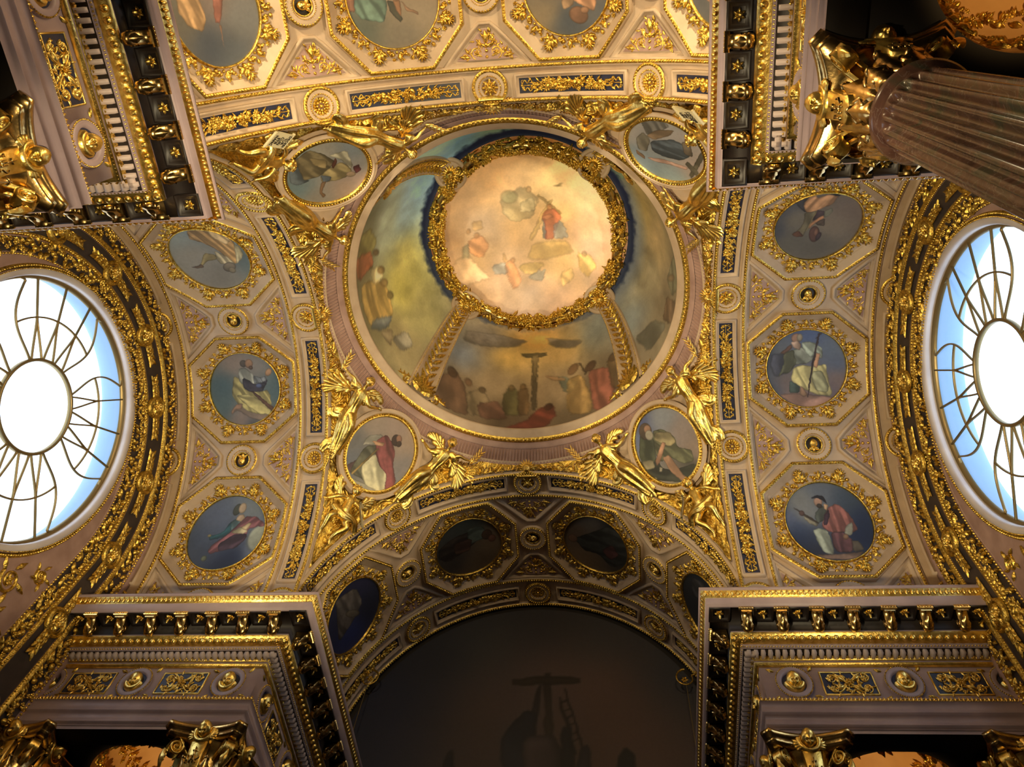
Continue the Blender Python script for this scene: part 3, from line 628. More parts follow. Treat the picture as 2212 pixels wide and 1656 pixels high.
  ('p', [(0.32, -0.08), (0.31, -0.35), (-0.24, -0.12), (-0.2, 0)], '94584c', 0, 176, 14),
  ('p', [(-0.24, -0.07), (-0.26, -0.13), (-0.67, -0.07), (-0.45, -0.08)], '9c7460', 0, 176, 6),
  ('p', [(0.59, 0.58), (0.59, -0.59), (0.31, -0.51), (0.33, 0.66)], '84604c', 0, -156, 20),
 ]),
 'back-0.5': ([(-0.76, -0.19, '6c6458'), (-0.37, -0.56, '7c6e5c'), (-0.56, 0.79, '505850'), (0.33, 0.43, '84705e'), (0.19, -0.63, '7c6a58')], [
  ('p', [(0.29, 1.03), (0.28, 0.8), (-0.19, 0.84), (-0.18, 1.03)], '8a5c48', 0, 170, 10),
  ('p', [(0.35, 0.77), (0.31, 0.11), (-0.16, 0.14), (-0.46, 0.25), (-0.36, 0.72), (-0.19, 0.86)], '4a625a', 0, -156, 22),
  ('p', [(-0, 0.13), (-0.06, -0.08), (-0.41, -0.18), (-0.48, -0.1), (-0.25, 0.08)], '45453a', 0, -156, 8),
  ('p', [(-0.01, 0), (-0.02, -0.17), (-0.35, -0.16), (-0.3, -0.08)], '9c6c4c', 0, -156, 8),
  ('p', [(-0.02, -0.17), (-0.19, -0.32), (-0.29, -0.52), (-0.35, -0.54), (-0.25, -0.27)], '9c7458', 0, -113, 6),
  ('p', [(0.8, 0.6), (0.77, -0.16), (0.31, -0), (0.35, 0.68)], '7a6048', 0, -155, 20),
 ]),
 'back+0.5': ([(-0.7, 0.01, '3c4656'), (-0.59, -0.84, '4c5058'), (-0.5, 0.56, '74644c'), (-0.05, -0.72, '5c5450'), (0.05, 0.43, '5c5450')], [
  ('p', [(-0.29, 0.17), (-0.07, -0.07), (-0.39, -0.14), (-0.49, 0.12)], '8a6c50', 0, -149, 10),
  ('p', [(-0.31, -0.1), (-0.11, -0.49), (-0.35, -0.66), (-0.58, -0.61), (-0.4, -0.24)], 'a47454', 0, -148, 14),
  ('e', -0.615, -0.226, 0.232, 0.171, -111, '6c4a36', 0),
  ('e', -0.525, -0.372, 0.104, 0.071, -94, '94684a', 0),
  ('p', [(0.34, 0.18), (0.23, -0.97), (-0.28, -0.71), (-0.18, 0.07)], '80705c', 0, -148, 20),
 ]),
 'back+1.5': ([(-0.5, 0.83, '4c5058'), (-0.93, -0.54, '5c5450'), (0.23, 0.21, '6c6050')], [
  ('p', [(-0.04, 0.59), (-0.12, -0.49), (-0.63, -0.38), (-0.6, 0.44)], '8a6048', 0, -133, 18),
 ]),
 'altar+1.5': ([(-0.28, -0.31, '262c50'), (0.22, 0.58, '20243c'), (0.5, -0.16, '24306c'), (-0.7, 0.47, '24264a')], [
  ('p', [(-0.88, -0.42), (-0.68, 0.33), (-0.08, 0.45), (0.25, -0.03), (0.39, -0.64), (-0.44, -0.48)], '504a48', 0, 13, 18),
  ('e', -0.009, 0.039, 0.3, 0.106, 47, '60564a', 0),
 ]),
 'altar+0.5': ([(0.74, 0.35, '5e4c38'), (-0.91, -0.55, '34383a'), (0.34, -0.71, '3c3430'), (0.01, 0.69, '6c5840'), (-0.85, -0.02, '38403c')], [
  ('p', [(-0.22, -0.91), (-0.44, -0.5), (-0.6, 0.49), (-0.35, 0.57), (0.17, -0.14), (0.34, -0.71), (0.09, -0.96)], '2e2622', 0, 94, 18),
  ('p', [(-0.64, 0.01), (-0.63, 0.49), (-0.2, 0.66), (-0.05, -0)], '48544c', 0, 112, 14),
  ('e', -0.28, 0.587, 0.161, 0.183, 77, '4c3628', 0),
  ('e', -0.113, 0.731, 0.118, 0.132, 78, '6c4434', 0),
  ('p', [(-0.23, -0.47), (-0.27, 0.13), (0.16, 0.03), (0.2, -0.42)], '4a3228', 0, 95, 14),
 ]),
 'altar-0.5': ([(-0.36, -0.53, '5c4a3a'), (0.54, -0.42, '6c563e'), (-0.81, 0.58, '26282e'), (0.05, 0.84, '24262a'), (-0.68, -0.25, '585450')], [
  ('p', [(-0.06, -0.71), (-0.38, -0.15), (-0.81, 0.42), (-0.74, 1.03), (0.27, 1.06), (0.73, 0.47), (0.35, 0.04), (0.34, -0.41)], '2c2e2c', 0, 86, 18),
  ('e', -0.058, -0.741, 0.145, 0.148, 101, '6c4c38', 0),
  ('p', [(0.18, 0.15), (-0.14, 0.5), (0.17, 0.72), (0.48, 0.42)], '4c2c2c', 0, 89, 14),
 ]),
 'altar-1.5': ([(-0.33, -0.48, '24262e'), (-0.83, -0.15, '1c2434'), (-0.19, 0.02, '24262c')], [
  ('p', [(-0.62, -0.68), (-0.83, -0.15), (-0.22, -0.2), (0.01, -0.61)], '34343a', 0, 61, 14),
 ]),
 'p-1+1': ([(0.67, -0.55, '8f8078'), (-0.46, -0.69, '9a8474'), (0.89, 0.13, '6a6c74'), (-0.05, -0.84, '94807a'), (0.72, 0.6, '5c6478'), (-0.97, -0, '7a7478'), (-0.28, 1.14, '8a8880'), (-1.08, 0.43, '6c7484')], [
  ('p', [(0.42, 0.96), (-0.13, 0.86), (-0.89, 0.77), (-0.84, 0.94), (-0.38, 1.16), (0.13, 1.19)], '8c8a80', 0, -168, 6),
  ('p', [(0.67, 0.77), (0.44, 0.4), (0.31, 0.66), (0.4, 0.87)], '604650', 0, -176, 8),
  ('p', [(0.64, -0.06), (0.61, -0.2), (0.29, -0.43), (0.09, -0.19), (0.52, 0.02), (0.59, 0.11)], '94938c', 0, -167, 14),
  ('p', [(0.48, 0.84), (0.53, 0.07), (0.15, -0.16), (0.02, 0.12), (0.18, 0.48), (-0.09, 0.81), (0.29, 0.84)], '56584a', 0, 168, 14),
  ('p', [(0.28, 0.53), (0.2, 0.18), (0.02, 0), (-0.48, 0.32), (-0.72, 0.68), (-0.66, 0.82), (-0.18, 0.91), (0.14, 0.75)], 'b4b090', 0, 140, 14),
  ('p', [(0.34, -0.2), (0.19, -0.49), (-0.12, -0.4), (-0.36, -0.23), (-0.51, 0.07), (-0.86, 0.37), (-0.91, 0.57), (-0.71, 0.72), (-0.52, 0.37), (-0.16, 0.28), (0.15, 0.08)], '7c3e42', 0, 140, 20),
  ('p', [(0.46, -0.13), (0.07, -0.28), (0.07, -0.17), (0.28, -0.08)], 'a0785c', 0, -167, 6),
  ('p', [(0.42, 0.85), (0.17, -0.07), (0.12, -0.06), (0.35, 0.88)], '8c7440', 0, -150, 3),
  ('e', -0.166, -0.507, 0.136, 0.164, -130, '3a2a26', 0),
  ('e', -0.221, -0.581, 0.086, 0.117, -130, '8a6250', 0),
  ('e', -0.302, -0.47, 0.083, 0.083, -149, '3c2c26', 0),
 ]),
 'p+1+1': ([(0.33, -1.1, '3c4a84'), (0.98, -0.68, '5a6c9c'), (-0.4, -0.67, '7c8494'), (-0.62, -0.02, '8a7c7c'), (-0.6, 0.58, '8f7a70'), (1.15, -0.16, '6e7488'), (0.85, 0.75, '8c8274'), (0.01, 0.96, '7c7468'), (-0.25, 0.85, '3a3c3c')], [
  ('p', [(1.15, -0.16), (0.47, 0.07), (0.52, 0.37), (0.29, 0.59), (-0.46, 0.84), (-0.13, 1.09), (0.16, 1.02), (0.88, 0.53), (1.19, 0.14)], '33362e', 0, 139, 10),
  ('p', [(0.51, -0.7), (0.15, -0.54), (0.54, 0.15), (1, 0.06), (0.91, -0.3)], '3e4434', 0, 61, 12),
  ('p', [(0.15, -0.54), (-0.17, -0.41), (-0.36, -0.03), (-0.25, 0.22), (-0.56, 0.51), (-0.42, 0.77), (-0.09, 0.63), (0.14, 0.25), (0.43, 0.26), (0.46, -0)], '5a5c44', 0, 108, 18),
  ('p', [(0.1, -0.47), (-0.32, -0.22), (-0.31, 0.1), (-0.05, 0.09), (0.24, -0.31)], '857a58', 0, 119, 12),
  ('p', [(0.06, -0.15), (-0.02, -0.05), (0.44, 0.22), (0.63, 0.25), (0.55, 0.1)], 'a0745a', 0, 37, 6),
  ('p', [(0.33, 0.16), (0.09, 0.24), (0.09, 0.83), (0.02, 1.03), (0.22, 0.98), (0.36, 0.55)], 'a67c60', 0, 103, 7),
  ('p', [(0.96, -0.12), (0.62, 0.06), (0.69, 0.26), (0.98, 0.15)], '8c8468', 0, 130, 8),
  ('p', [(0.56, 0.3), (0.5, 0.38), (0.58, 0.44), (0.66, 0.41)], 'b0a890', 0, 147, 4),
  ('e', 0.323, -0.657, 0.206, 0.234, 128, '4a3c32', 0),
  ('e', 0.236, -0.662, 0.111, 0.121, 128, '8f6a54', 0),
  ('e', 0.288, -0.507, 0.13, 0.138, 137, '90897c', 0),
  ('p', [(1.09, 0.4), (0.81, 0.46), (0.92, 0.58), (1.13, 0.57)], 'a09c84', 0, 131, 6),
 ]),
 'p-1-1': ([(0.33, 1, '6c7c80'), (0.97, -0.21, '6c7884'), (0.63, -0.73, '7a7a7c'), (-0.81, 0.48, '5c7480'), (-0.88, -0.24, '7c7874'), (-0.33, -0.77, '9a8272'), (0.09, -0.94, '947c74'), (0.55, 0.49, '84807a')], [
  ('p', [(-0.26, 0.92), (0.03, 0.83), (-0.39, 0.43), (-0.39, 0.27), (-0.65, 0.49), (-0.63, 0.69)], '46505a', 0, -112, 14),
  ('p', [(-0.03, 0.95), (0.42, 0.8), (0.45, 0.43), (0.37, 0.03), (0.03, 0.04), (-0.22, 0.16), (-0.45, 0.42), (-0.18, 0.71)], '5c523a', 0, -101, 18),
  ('p', [(0.22, 0.68), (0.32, 0.22), (0.07, 0.11), (0.06, 0.46)], '86744c', 0, -91, 12),
  ('p', [(0.45, 0.29), (0.79, -0.04), (0.44, -0.44), (0.26, -0.5), (0.45, -0.15), (0.47, 0.09)], '8a8674', 0, -100, 18),
  ('p', [(0.09, 0.07), (0.43, -0.11), (0.3, -0.53), (0.06, -0.52), (-0.15, -0.35), (-0.34, -0.03), (-0.2, 0.12)], '80724c', 0, -101, 18),
  ('p', [(-0.15, 0.15), (-0.09, -0.15), (-0.21, -0.19), (-0.33, -0.07)], '5c6878', 0, -102, 14),
  ('p', [(0.23, 0.05), (0.47, 0.09), (0.39, -0.02), (0.14, -0.06)], '5c3228', 0, -67, 5),
  ('p', [(-0.35, -0), (-0.25, -0.1), (-0.62, -0.19), (-0.67, -0.34), (-0.78, -0.34), (-0.67, -0.15)], '8c6a4e', 0, -156, 6),
  ('e', 0.162, -0.565, 0.126, 0.091, -68, '8a745c', 0),
  ('p', [(0.38, -0.48), (0.52, -0.57), (0.39, -0.74), (0.22, -0.67)], '4c2428', 0, -67, 5),
 ]),
 'p+1-1': ([(-0.94, -0.25, '8e8a8c'), (-0.38, -1.11, '6c8094'), (0.34, -1.07, '6c8494'), (-0.39, 0.92, '84868c'), (0.84, 0.22, '9c8c88'), (-0.08, 0.78, '90888a'), (0.75, -0.57, '8498a4')], [
  ('p', [(-1.13, 0.23), (-0.8, 0.66), (-0.46, 0.69), (-0.48, 0.41), (-0.6, -0.04), (-0.94, 0.14)], '5c5a58', 0, -21, 22),
  ('p', [(-0.62, -0.07), (-0.58, 0.31), (-0.32, 0.71), (-0.27, 0.48), (-0.4, 0)], '6e5a46', 0, 45, 12),
  ('p', [(-0.72, -0.37), (-0.74, -0.06), (-0.48, -0.05), (-0.25, -0.46), (-0.44, -0.62)], '6c685e', 0, -22, 14),
  ('p', [(-0.44, -0.13), (-0.16, 0.45), (0.12, 0.57), (0.46, 0.58), (0.44, 0.13), (0.14, -0.16), (-0.17, -0.32)], '3e4854', 0, 32, 20),
  ('p', [(0.01, 0.6), (0.18, 0.74), (0.52, 0.47), (0.32, 0.35)], '544a40', 0, -20, 14),
  ('p', [(-0.48, -0.68), (-0.19, -0.64), (-0.11, -0.73), (-0.36, -0.78)], '5c4636', 0, 18, 8),
  ('p', [(-0.14, -0.64), (0.1, -0.3), (0.69, 0.12), (0.72, 0), (0.42, -0.21), (0.1, -0.53)], '9a7a70', 0, 40, 6),
  ('p', [(0.86, -0.06), (0.46, 0.86), (0.61, 0.83), (1.01, -0.09)], '4e4a40', 0, 60, 6),
  ('p', [(0.52, 0.26), (0.94, 0.24), (1.02, 0.07), (0.57, 0.12)], '4e4a40', 0, 60, 6),
 ]),
 'canvas': ([(0.02, 0.85, '1c1c24'), (-0.58, 0.59, '151824'), (-0.74, 0.36, '0e1430'), (-0.28, 0.72, '262a2e'), (0.37, 0.72, '24282c'), (0.06, 0.53, '44302c'), (-0.23, 0.31, '3c2c2a'), (0.36, 0.42, '4c322a'), (0.54, 0.21, '402a24'), (-0.2, 0.1, '2c2222'), (0.76, 0.47, '20242c'), (0.26, 0.06, '34241e'), (-0.76, 0.05, '10142a')], [
  ('p', [(0.05, 0.53), (0.09, 0.53), (0.13, 0.04), (0.09, 0.04)], '1e1612', 0, -87, 3),
  ('p', [(-0.12, 0.5), (0.26, 0.51), (0.26, 0.46), (-0.11, 0.45)], '1e1612', 0, 0, 3),
  ('p', [(0.03, 0.45), (0.05, 0.45), (0.03, 0.21), (-0.01, 0.05), (-0.03, 0.17)], '1a1416', 0, -77, 10),
  ('p', [(-0.15, 0.09), (-0.12, 0.2), (-0.03, 0.31), (0.03, 0.28), (0.04, 0.02), (-0.1, -0.04), (-0.14, 0.02)], '14141e', 0, -57, 10),
  ('p', [(-0.03, 0.15), (0.12, 0.17), (0.17, 0.06), (0.15, -0.04), (-0.02, -0.04)], '241c1e', 0, -59, 10),
  ('p', [(0.14, 0.38), (0.15, 0.38), (0.24, 0.06), (0.22, 0.06)], '1a1412', 0, 0, 3),
  ('p', [(0.17, 0.43), (0.18, 0.43), (0.27, 0.09), (0.26, 0.09)], '1a1412', 0, 0, 3),
  ('p', [(0.16, 0.2), (0.21, 0.21), (0.24, -0.04), (0.16, -0.04)], '161218', 0, -79, 8),
  ('p', [(0.25, 0.09), (0.3, 0.11), (0.32, -0.03), (0.24, -0.04)], '161218', 0, -80, 8),
  ('p', [(0.44, 0.04), (0.48, 0.11), (0.53, 0.06), (0.54, -0.03), (0.44, -0.03)], '141216', 0, -84, 8),
  ('p', [(-0.42, 0.05), (-0.39, 0.08), (-0.35, -0.04), (-0.42, -0.04)], '121220', 0, -71, 8),
  ('p', [(0.15, 0.35), (0.19, 0.37), (0.19, 0.36), (0.15, 0.34)], '1a1412', 0, 0, 3),
  ('p', [(0.17, 0.3), (0.2, 0.32), (0.2, 0.31), (0.17, 0.3)], '1a1412', 0, 0, 3),
  ('p', [(0.18, 0.26), (0.21, 0.28), (0.21, 0.27), (0.18, 0.25)], '1a1412', 0, 0, 3),
  ('p', [(0.19, 0.22), (0.23, 0.23), (0.23, 0.23), (0.19, 0.21)], '1a1412', 0, 0, 3),
  ('p', [(0.21, 0.17), (0.24, 0.19), (0.24, 0.18), (0.21, 0.17)], '1a1412', 0, 0, 3),
  ('p', [(0.22, 0.13), (0.25, 0.15), (0.25, 0.14), (0.22, 0.13)], '1a1412', 0, 0, 3),
 ]),
 'cove': ([(8.44, 1.93, '7290a4'), (8.92, 2.09, '5f88b4'), (8.36, 1.11, '7d8c80'), (7.38, 1.94, '96914e'), (7.02, 1.4, '8f8840'), (6.18, 1.57, '76724a'), (7.01, 0.15, '4c4832'), (6.36, 0.51, '6e6446'), (10.26, 2, '4f84b8'), (9.92, 1.63, '6c93b6'), (10.96, 2.42, '5e7e6c'), (-3.16, 0.33, '5c6c54'), (-2.32, 2.32, '6d6c40'), (-0.71, 1.92, '7a6c40'), (-0.1, 1.45, '7e6e4c'), (0.71, 1.7, '6a6450'), (1.54, 1.49, '5c666c'), (0.55, 0.64, '585040'), (-0.34, 0.04, '4e4838'), (3.78, 2.4, 'ac8440'), (4.3, 1.86, '9e8042'), (3.13, 1.91, '967a48'), (4.87, 2.22, '5a534e'), (5.2, 1.45, '4c5464'), (2.42, 2.01, '525654'), (4.53, 0.95, '6e5e48'), (3.34, 1, '705f49'), (5.16, 0.64, '4c4032'), (2.47, 0.57, '4c4232'), (4.1, 0.21, '3e3226'), (2.92, 0.01, '403629'), (2.17, 0.68, '4a3f32'), (8.06, 0.23, '4c4630'), (-1.16, 0.3, '6a6040'), (8.84, 0, '4c5240'), (-2.01, 0.09, '5c6440')], [
  ('p', [(5.32, 2.23), (4.6, 2.59), (3.94, 2.5), (4.14, 2.23), (4.92, 1.95), (5.31, 1.82)], '4c4642', 0.05, 157, 6),
  ('p', [(3.52, 2.6), (2.7, 2.03), (2.93, 1.9), (3.42, 2.18)], '504a44', 0.05, -147, 6),
  ('p', [(3.83, 1.85), (3.71, 1.85), (3.66, 0.43), (3.75, 0.44)], '3c3426', 0, -170, 3),
  ('p', [(4.05, 2), (3.53, 2.01), (3.52, 1.85), (4.03, 1.85)], '3e3a2a', 0, -168, 3),
  ('p', [(3.82, 1.91), (3.67, 1.95), (3.71, 1.45), (3.71, 1.06), (3.79, 1.45)], '6c5c3c', 0, -93, 8),
  ('p', [(5.52, 0.6), (5.21, 0.97), (4.97, 0.75), (4.74, 0.09), (5.18, 0.06), (5.44, 0.21)], '3e2c22', 0, -113, 14),
  ('e', 5.264, 0.893, 0.096, 0.128, 144, '2c2018', 0),
  ('e', 4.928, 0.837, 0.072, 0.096, 151, '4c3626', 0),
  ('p', [(4.92, 0.55), (4.68, 0.81), (4.49, 0.62), (4.4, 0.21), (4.78, 0.12)], '4c4232', 0, -125, 16),
  ('p', [(4.69, 0.43), (4.35, 0.6), (4.1, 0.21), (4.54, 0.11)], '4a3028', 0, -151, 14),
  ('e', 4.651, 0.768, 0.068, 0.076, 159, '3a2e20', 0),
  ('p', [(4.28, 0.73), (4.19, 0.95), (4.04, 0.94), (3.94, 0.3), (4.22, 0.32)], '38361f', 0, -101, 14),
  ('p', [(4.02, 0.94), (3.85, 0.97), (3.76, 0.33), (3.97, 0.3)], '4c3822', 0, -99, 14),
  ('e', 4.147, 0.955, 0.059, 0.083, 175, '4c3c24', 0),
  ('e', 3.941, 1.008, 0.059, 0.083, 177, '503c24', 0),
  ('p', [(4.21, 0), (3.86, 0.15), (3.61, 0.48), (3.38, 0.53), (3.3, 0.26), (3.49, 0), (3.92, 0)], '4c1c16', 0, -155, 14),
  ('e', 3.454, 0.475, 0.075, 0.085, -168, '2e1a14', 0),
  ('p', [(3.34, 1.22), (3.12, 1.11), (2.91, 0.89), (3.07, 0.67), (3.21, 0.78)], '48524a', 0, -128, 12),
  ('p', [(3.57, 1.3), (3.34, 1.22), (3.15, 1.08), (3.19, 1.02), (3.43, 1.14)], '8a6848', 0, -147, 4),
  ('p', [(3.12, 1.05), (2.85, 1.07), (2.7, 0.49), (2.68, 0.04), (3.09, 0.18), (3.15, 0.48)], '6a532e', 0, -96, 16),
  ('e', 2.995, 1.283, 0.102, 0.152, -154, '4c3624', 0),
  ('p', [(2.88, 1.42), (2.84, 1.4), (2.73, 1.02), (2.77, 1.02)], '2c2018', 0, -145, 3),
  ('p', [(2.71, 1.09), (2.33, 0.94), (2.21, 0.36), (2.34, 0), (2.64, 0.01), (2.7, 0.49)], '5c3028', 0, -90, 16),
  ('e', 2.642, 1.171, 0.109, 0.131, -146, '32221a', 0),
  ('p', [(2.3, 1.17), (1.94, 0.77), (1.94, 0.12), (2.31, 0.33)], '4a3a26', 0, -92, 14),
  ('e', 2.159, 1.048, 0.116, 0.103, -136, '3a2c1e', 0),
  ('p', [(7.66, 0.19), (7.5, 0.76), (7.16, 1.02), (6.81, 0.91), (6.74, 0.59), (6.99, 0.12), (7.31, 0.11)], '7a6230', 0, -174, 18),
  ('p', [(7.75, 0.57), (7.65, 0.93), (7.4, 0.98), (7.47, 0.57)], 'a09468', 0, -173, 12),
  ('e', 7.566, 0.925, 0.137, 0.069, 114, '5c4828', 0),
  ('e', 7.81, 0.523, 0.143, 0.052, 114, '4c4024', 0),
  ('e', 7.06, 1.005, 0.106, 0.073, 118, '4e4428', 0),
  ('e', 7.328, 0.944, 0.13, 0.07, 116, '6c5630', 0),
  ('p', [(7.03, 0.26), (6.77, 0.82), (6.68, 0.56), (6.94, 0.07)], '44505a', 0, 130, 14),
  ('p', [(8.49, 0), (8.51, 0.42), (8.12, 0.83), (7.94, 0.58), (8.07, 0.19)], '56522c', 0, 148, 14),
  ('p', [(8.16, 0), (8.06, 0.58), (7.77, 0.71), (7.73, 0.12)], '6c3a26', 0, 158, 14),
  ('e', 7.933, 0.792, 0.129, 0.055, 112, '4a3a26', 0),
  ('p', [(6.54, 0.47), (6.36, 0.93), (6.11, 0.83), (6.23, 0.49)], '5e5c54', 0, 158, 14),
  ('p', [(6.79, 0.3), (6.6, 0.65), (6.45, 0.33)], '564c3a', 0, 151, 14),
  ('p', [(-0.1, 0.58), (-0.47, 0), (0.01, 0.02), (0.41, 0.36), (0.32, 0.82)], '44483a', 0, -25, 14),
  ('e', 0.192, 0.555, 0.228, 0.056, -116, '5c4c38', 0),
  ('p', [(0.55, 0.64), (0.35, 0.11), (0.7, 0.06), (0.89, 0.51)], '4a3a2c', 0, -61, 14),
  ('p', [(-1.73, 2.37), (-1.65, 0.77), (-1.48, 0.62), (-1.2, 2.76), (-1.43, 3.15)], '4e6236', 0, -91, 20),
  ('p', [(1.63, 1.02), (1.1, 0.84), (0.82, 0.26), (1.43, 0.37)], '3c3e38', 0.02, -112, 8),
 ]),
 'cap': ([(0.58, -0.73, 'f0d092'), (-0.65, -0.82, 'd6b080'), (1.12, -1.19, 'eccc90'), (-1.53, -0.09, 'bea07e'), (1.34, 0.52, 'deb08a'), (0.47, 0.98, 'cca870'), (-0.82, 1.28, 'b89a80'), (0.44, 1.82, 'c0a08a'), (-1.6, 0.73, 'b89a7c'), (-0.2, -0.21, 'caaa7e'), (1.48, -0.44, 'e6be92'), (-0.36, -1.46, 'd8b88c'), (-1.85, 0.26, 'ac8c6c'), (-1.21, 0.82, 'bc9c74'), (-0.1, 1.72, 'c4a88e')], [
  ('p', [(-0.69, -0.49), (-0.15, -0.76), (0.19, -0.41), (-0.01, 0.02), (-0.44, 0.1), (-0.67, -0.15)], 'a8a07c', 0.0195122, 35, 10),
  ('p', [(-0.29, -0.33), (0.04, -0.47), (0.11, -0.13), (-0.26, -0.1)], 'b8b090', 0, 44, 12),
  ('e', -0.031, -0.655, 0.062, 0.078, 4, 'a08460', 0),
  ('e', -0.482, -0.516, 0.186, 0.156, 6, '8c8c68', 0.03),
  ('p', [(-0.05, 0.61), (0.76, 0.56), (0.91, 0.81), (0.26, 0.98), (-0.17, 0.96)], 'c4a45c', 0.03, 8, 8),
  ('p', [(0.12, -0.49), (0.19, -0.54), (0.66, -0.09), (0.61, -0.03)], '9a8048', 0, -1, 3),
  ('p', [(0.38, -0.35), (0.51, -0.4), (-0.04, 0.56), (-0.12, 0.51)], 'b89c60', 0, 0, 3),
  ('p', [(0.23, 0.03), (0.31, 0.09), (0.3, 0.54), (0.2, 0.52)], '566478', 0, 93, 8),
  ('p', [(0.33, -0.16), (0.52, -0.18), (0.66, -0.01), (0.56, 0.25), (0.45, 0.55), (0.24, 0.54), (0.28, 0.2), (0.21, 0.03)], 'b8563c', 0, 83, 12),
  ('p', [(0.47, 0.2), (0.61, 0.08), (0.69, 0.15), (0.8, 0.49), (0.55, 0.53), (0.46, 0.49)], '909ca6', 0, 72, 12),
  ('p', [(0.21, 0.01), (0.43, -0.07), (0.49, 0.02), (0.29, 0.12)], 'd08c68', 0, -1, 8),
  ('e', 0.406, -0.213, 0.063, 0.077, 1, 'b4774a', 0),
  ('e', 0.621, -0.721, 0.073, 0.022, 0, '8a7a48', 0),
  ('e', 0.675, -0.755, 0.054, 0.021, -31, '8a7a48', 0),
  ('p', [(-1.02, 1.01), (-0.7, 0.95), (-0.61, 1.21), (-0.92, 1.22)], '8c98a0', 0, 25, 14),
  ('p', [(-0.71, 1), (-0.54, 0.92), (-0.4, 1.19), (-0.32, 1.43), (-0.52, 1.58), (-0.67, 1.3)], 'c88458', 0, 60, 12),
  ('p', [(-0.39, 1.09), (-0.07, 1.01), (0.25, 1.07), (-0.08, 1.31), (-0.29, 1.24)], 'c8ac60', 0, 11, 14),
  ('p', [(-0.08, 1.26), (0.25, 1.17), (0.13, 1.46), (-0.19, 1.35)], '9aa0a0', 0, 9, 14),
  ('e', -0.513, 0.947, 0.053, 0.06, 6, 'b4845a', 0),
  ('p', [(-0.75, 0.9), (-0.69, 0.75), (-0.66, 0.91), (-0.6, 1.04)], 'd0a46c', 0, 82, 5),
  ('p', [(0.57, 1.27), (0.84, 1.11), (0.88, 1.35), (0.61, 1.55)], 'ccac6c', 0, 45, 14),
  ('p', [(0.96, 0.81), (1.28, 0.83), (1.42, 1.06), (1.2, 1.32), (1.02, 1.15)], 'd8ac50', 0, 58, 14),
  ('e', 1.141, 0.824, 0.063, 0.06, -5, 'b08858', 0),
  ('p', [(-1.48, 0.35), (-1.17, 0.26), (-1.01, 0.55), (-1.21, 0.82), (-1.48, 0.61)], 'b87c50', 0, 56, 14),
  ('p', [(-1.58, 0.43), (-1.46, 0.41), (-1.47, 0.76), (-1.62, 0.73)], '96987c', 0, 93, 10),
  ('e', -1.272, 0.269, 0.06, 0.063, 11, 'a87c50', 0),
  ('e', -1.438, 0.148, 0.049, 0.063, 13, 'a0784c', 0),
  ('p', [(-1.74, 0.7), (-1.5, 0.68), (-1.17, 1.08), (-1.03, 1.25), (-1.63, 1.31), (-1.85, 0.96)], 'd8bc9c', 0.03, 29, 5),
  ('p', [(-1.34, -0.05), (-1.14, -0.06), (-1.11, 0.16), (-1.34, 0.17)], 'c49c60', 0, 58, 12),
 ]),
}
# ------------------------------------------------------------ set the vault modules out
def pic_fn(key, px=.016):
    bg, sh = PIC[key]
    return lambda X, Y: paint(X, Y, bg, sh, seed=abs(hash_(key)) % 997, px=px)
def hash_(s): 
    h = 7
    for ch in s: h = (h*31+ord(ch)) % 100003
    return h
PLAB = {
 'left+0.5': 'round painting of a figure in billowing ochre robes, touching the cornice above left',
 'left-0.5': 'round painting of a praying kneeling figure in yellow and grey, middle of the left vault',
 'left-1.5': 'round painting of a figure in red mantle on blue, lowest of the left vault',
 'right-0.5': 'round painting of an upside-down figure in tan robe, below the fluted column',
 'right+0.5': 'round painting of a seated bearded figure with a thin cross, middle of the right vault',
 'right+1.5': 'round painting of a kneeling figure in crimson on deep blue, lowest of the right vault',
 'back-1.5': 'round painting with draped tan legs on blue, at the photo top beside the left entablature',
 'back-0.5': 'round painting with blue-green drapery on the photo top, left of its centre',
 'back+0.5': 'round painting with an upside-down bearded head on the photo top, right of centre',
 'back+1.5': 'round painting almost hidden behind the right entablature at the photo top',
 'altar+1.5': 'dark blue round painting at the far left of the dark vault over the altar canvas',
 'altar+0.5': 'dim round painting just left of centre in the dark altar vault',
 'altar-0.5': 'dim round painting just right of centre in the dark altar vault',
 'altar-1.5': 'dark round painting at the far right of the altar vault, half behind the cornice'}
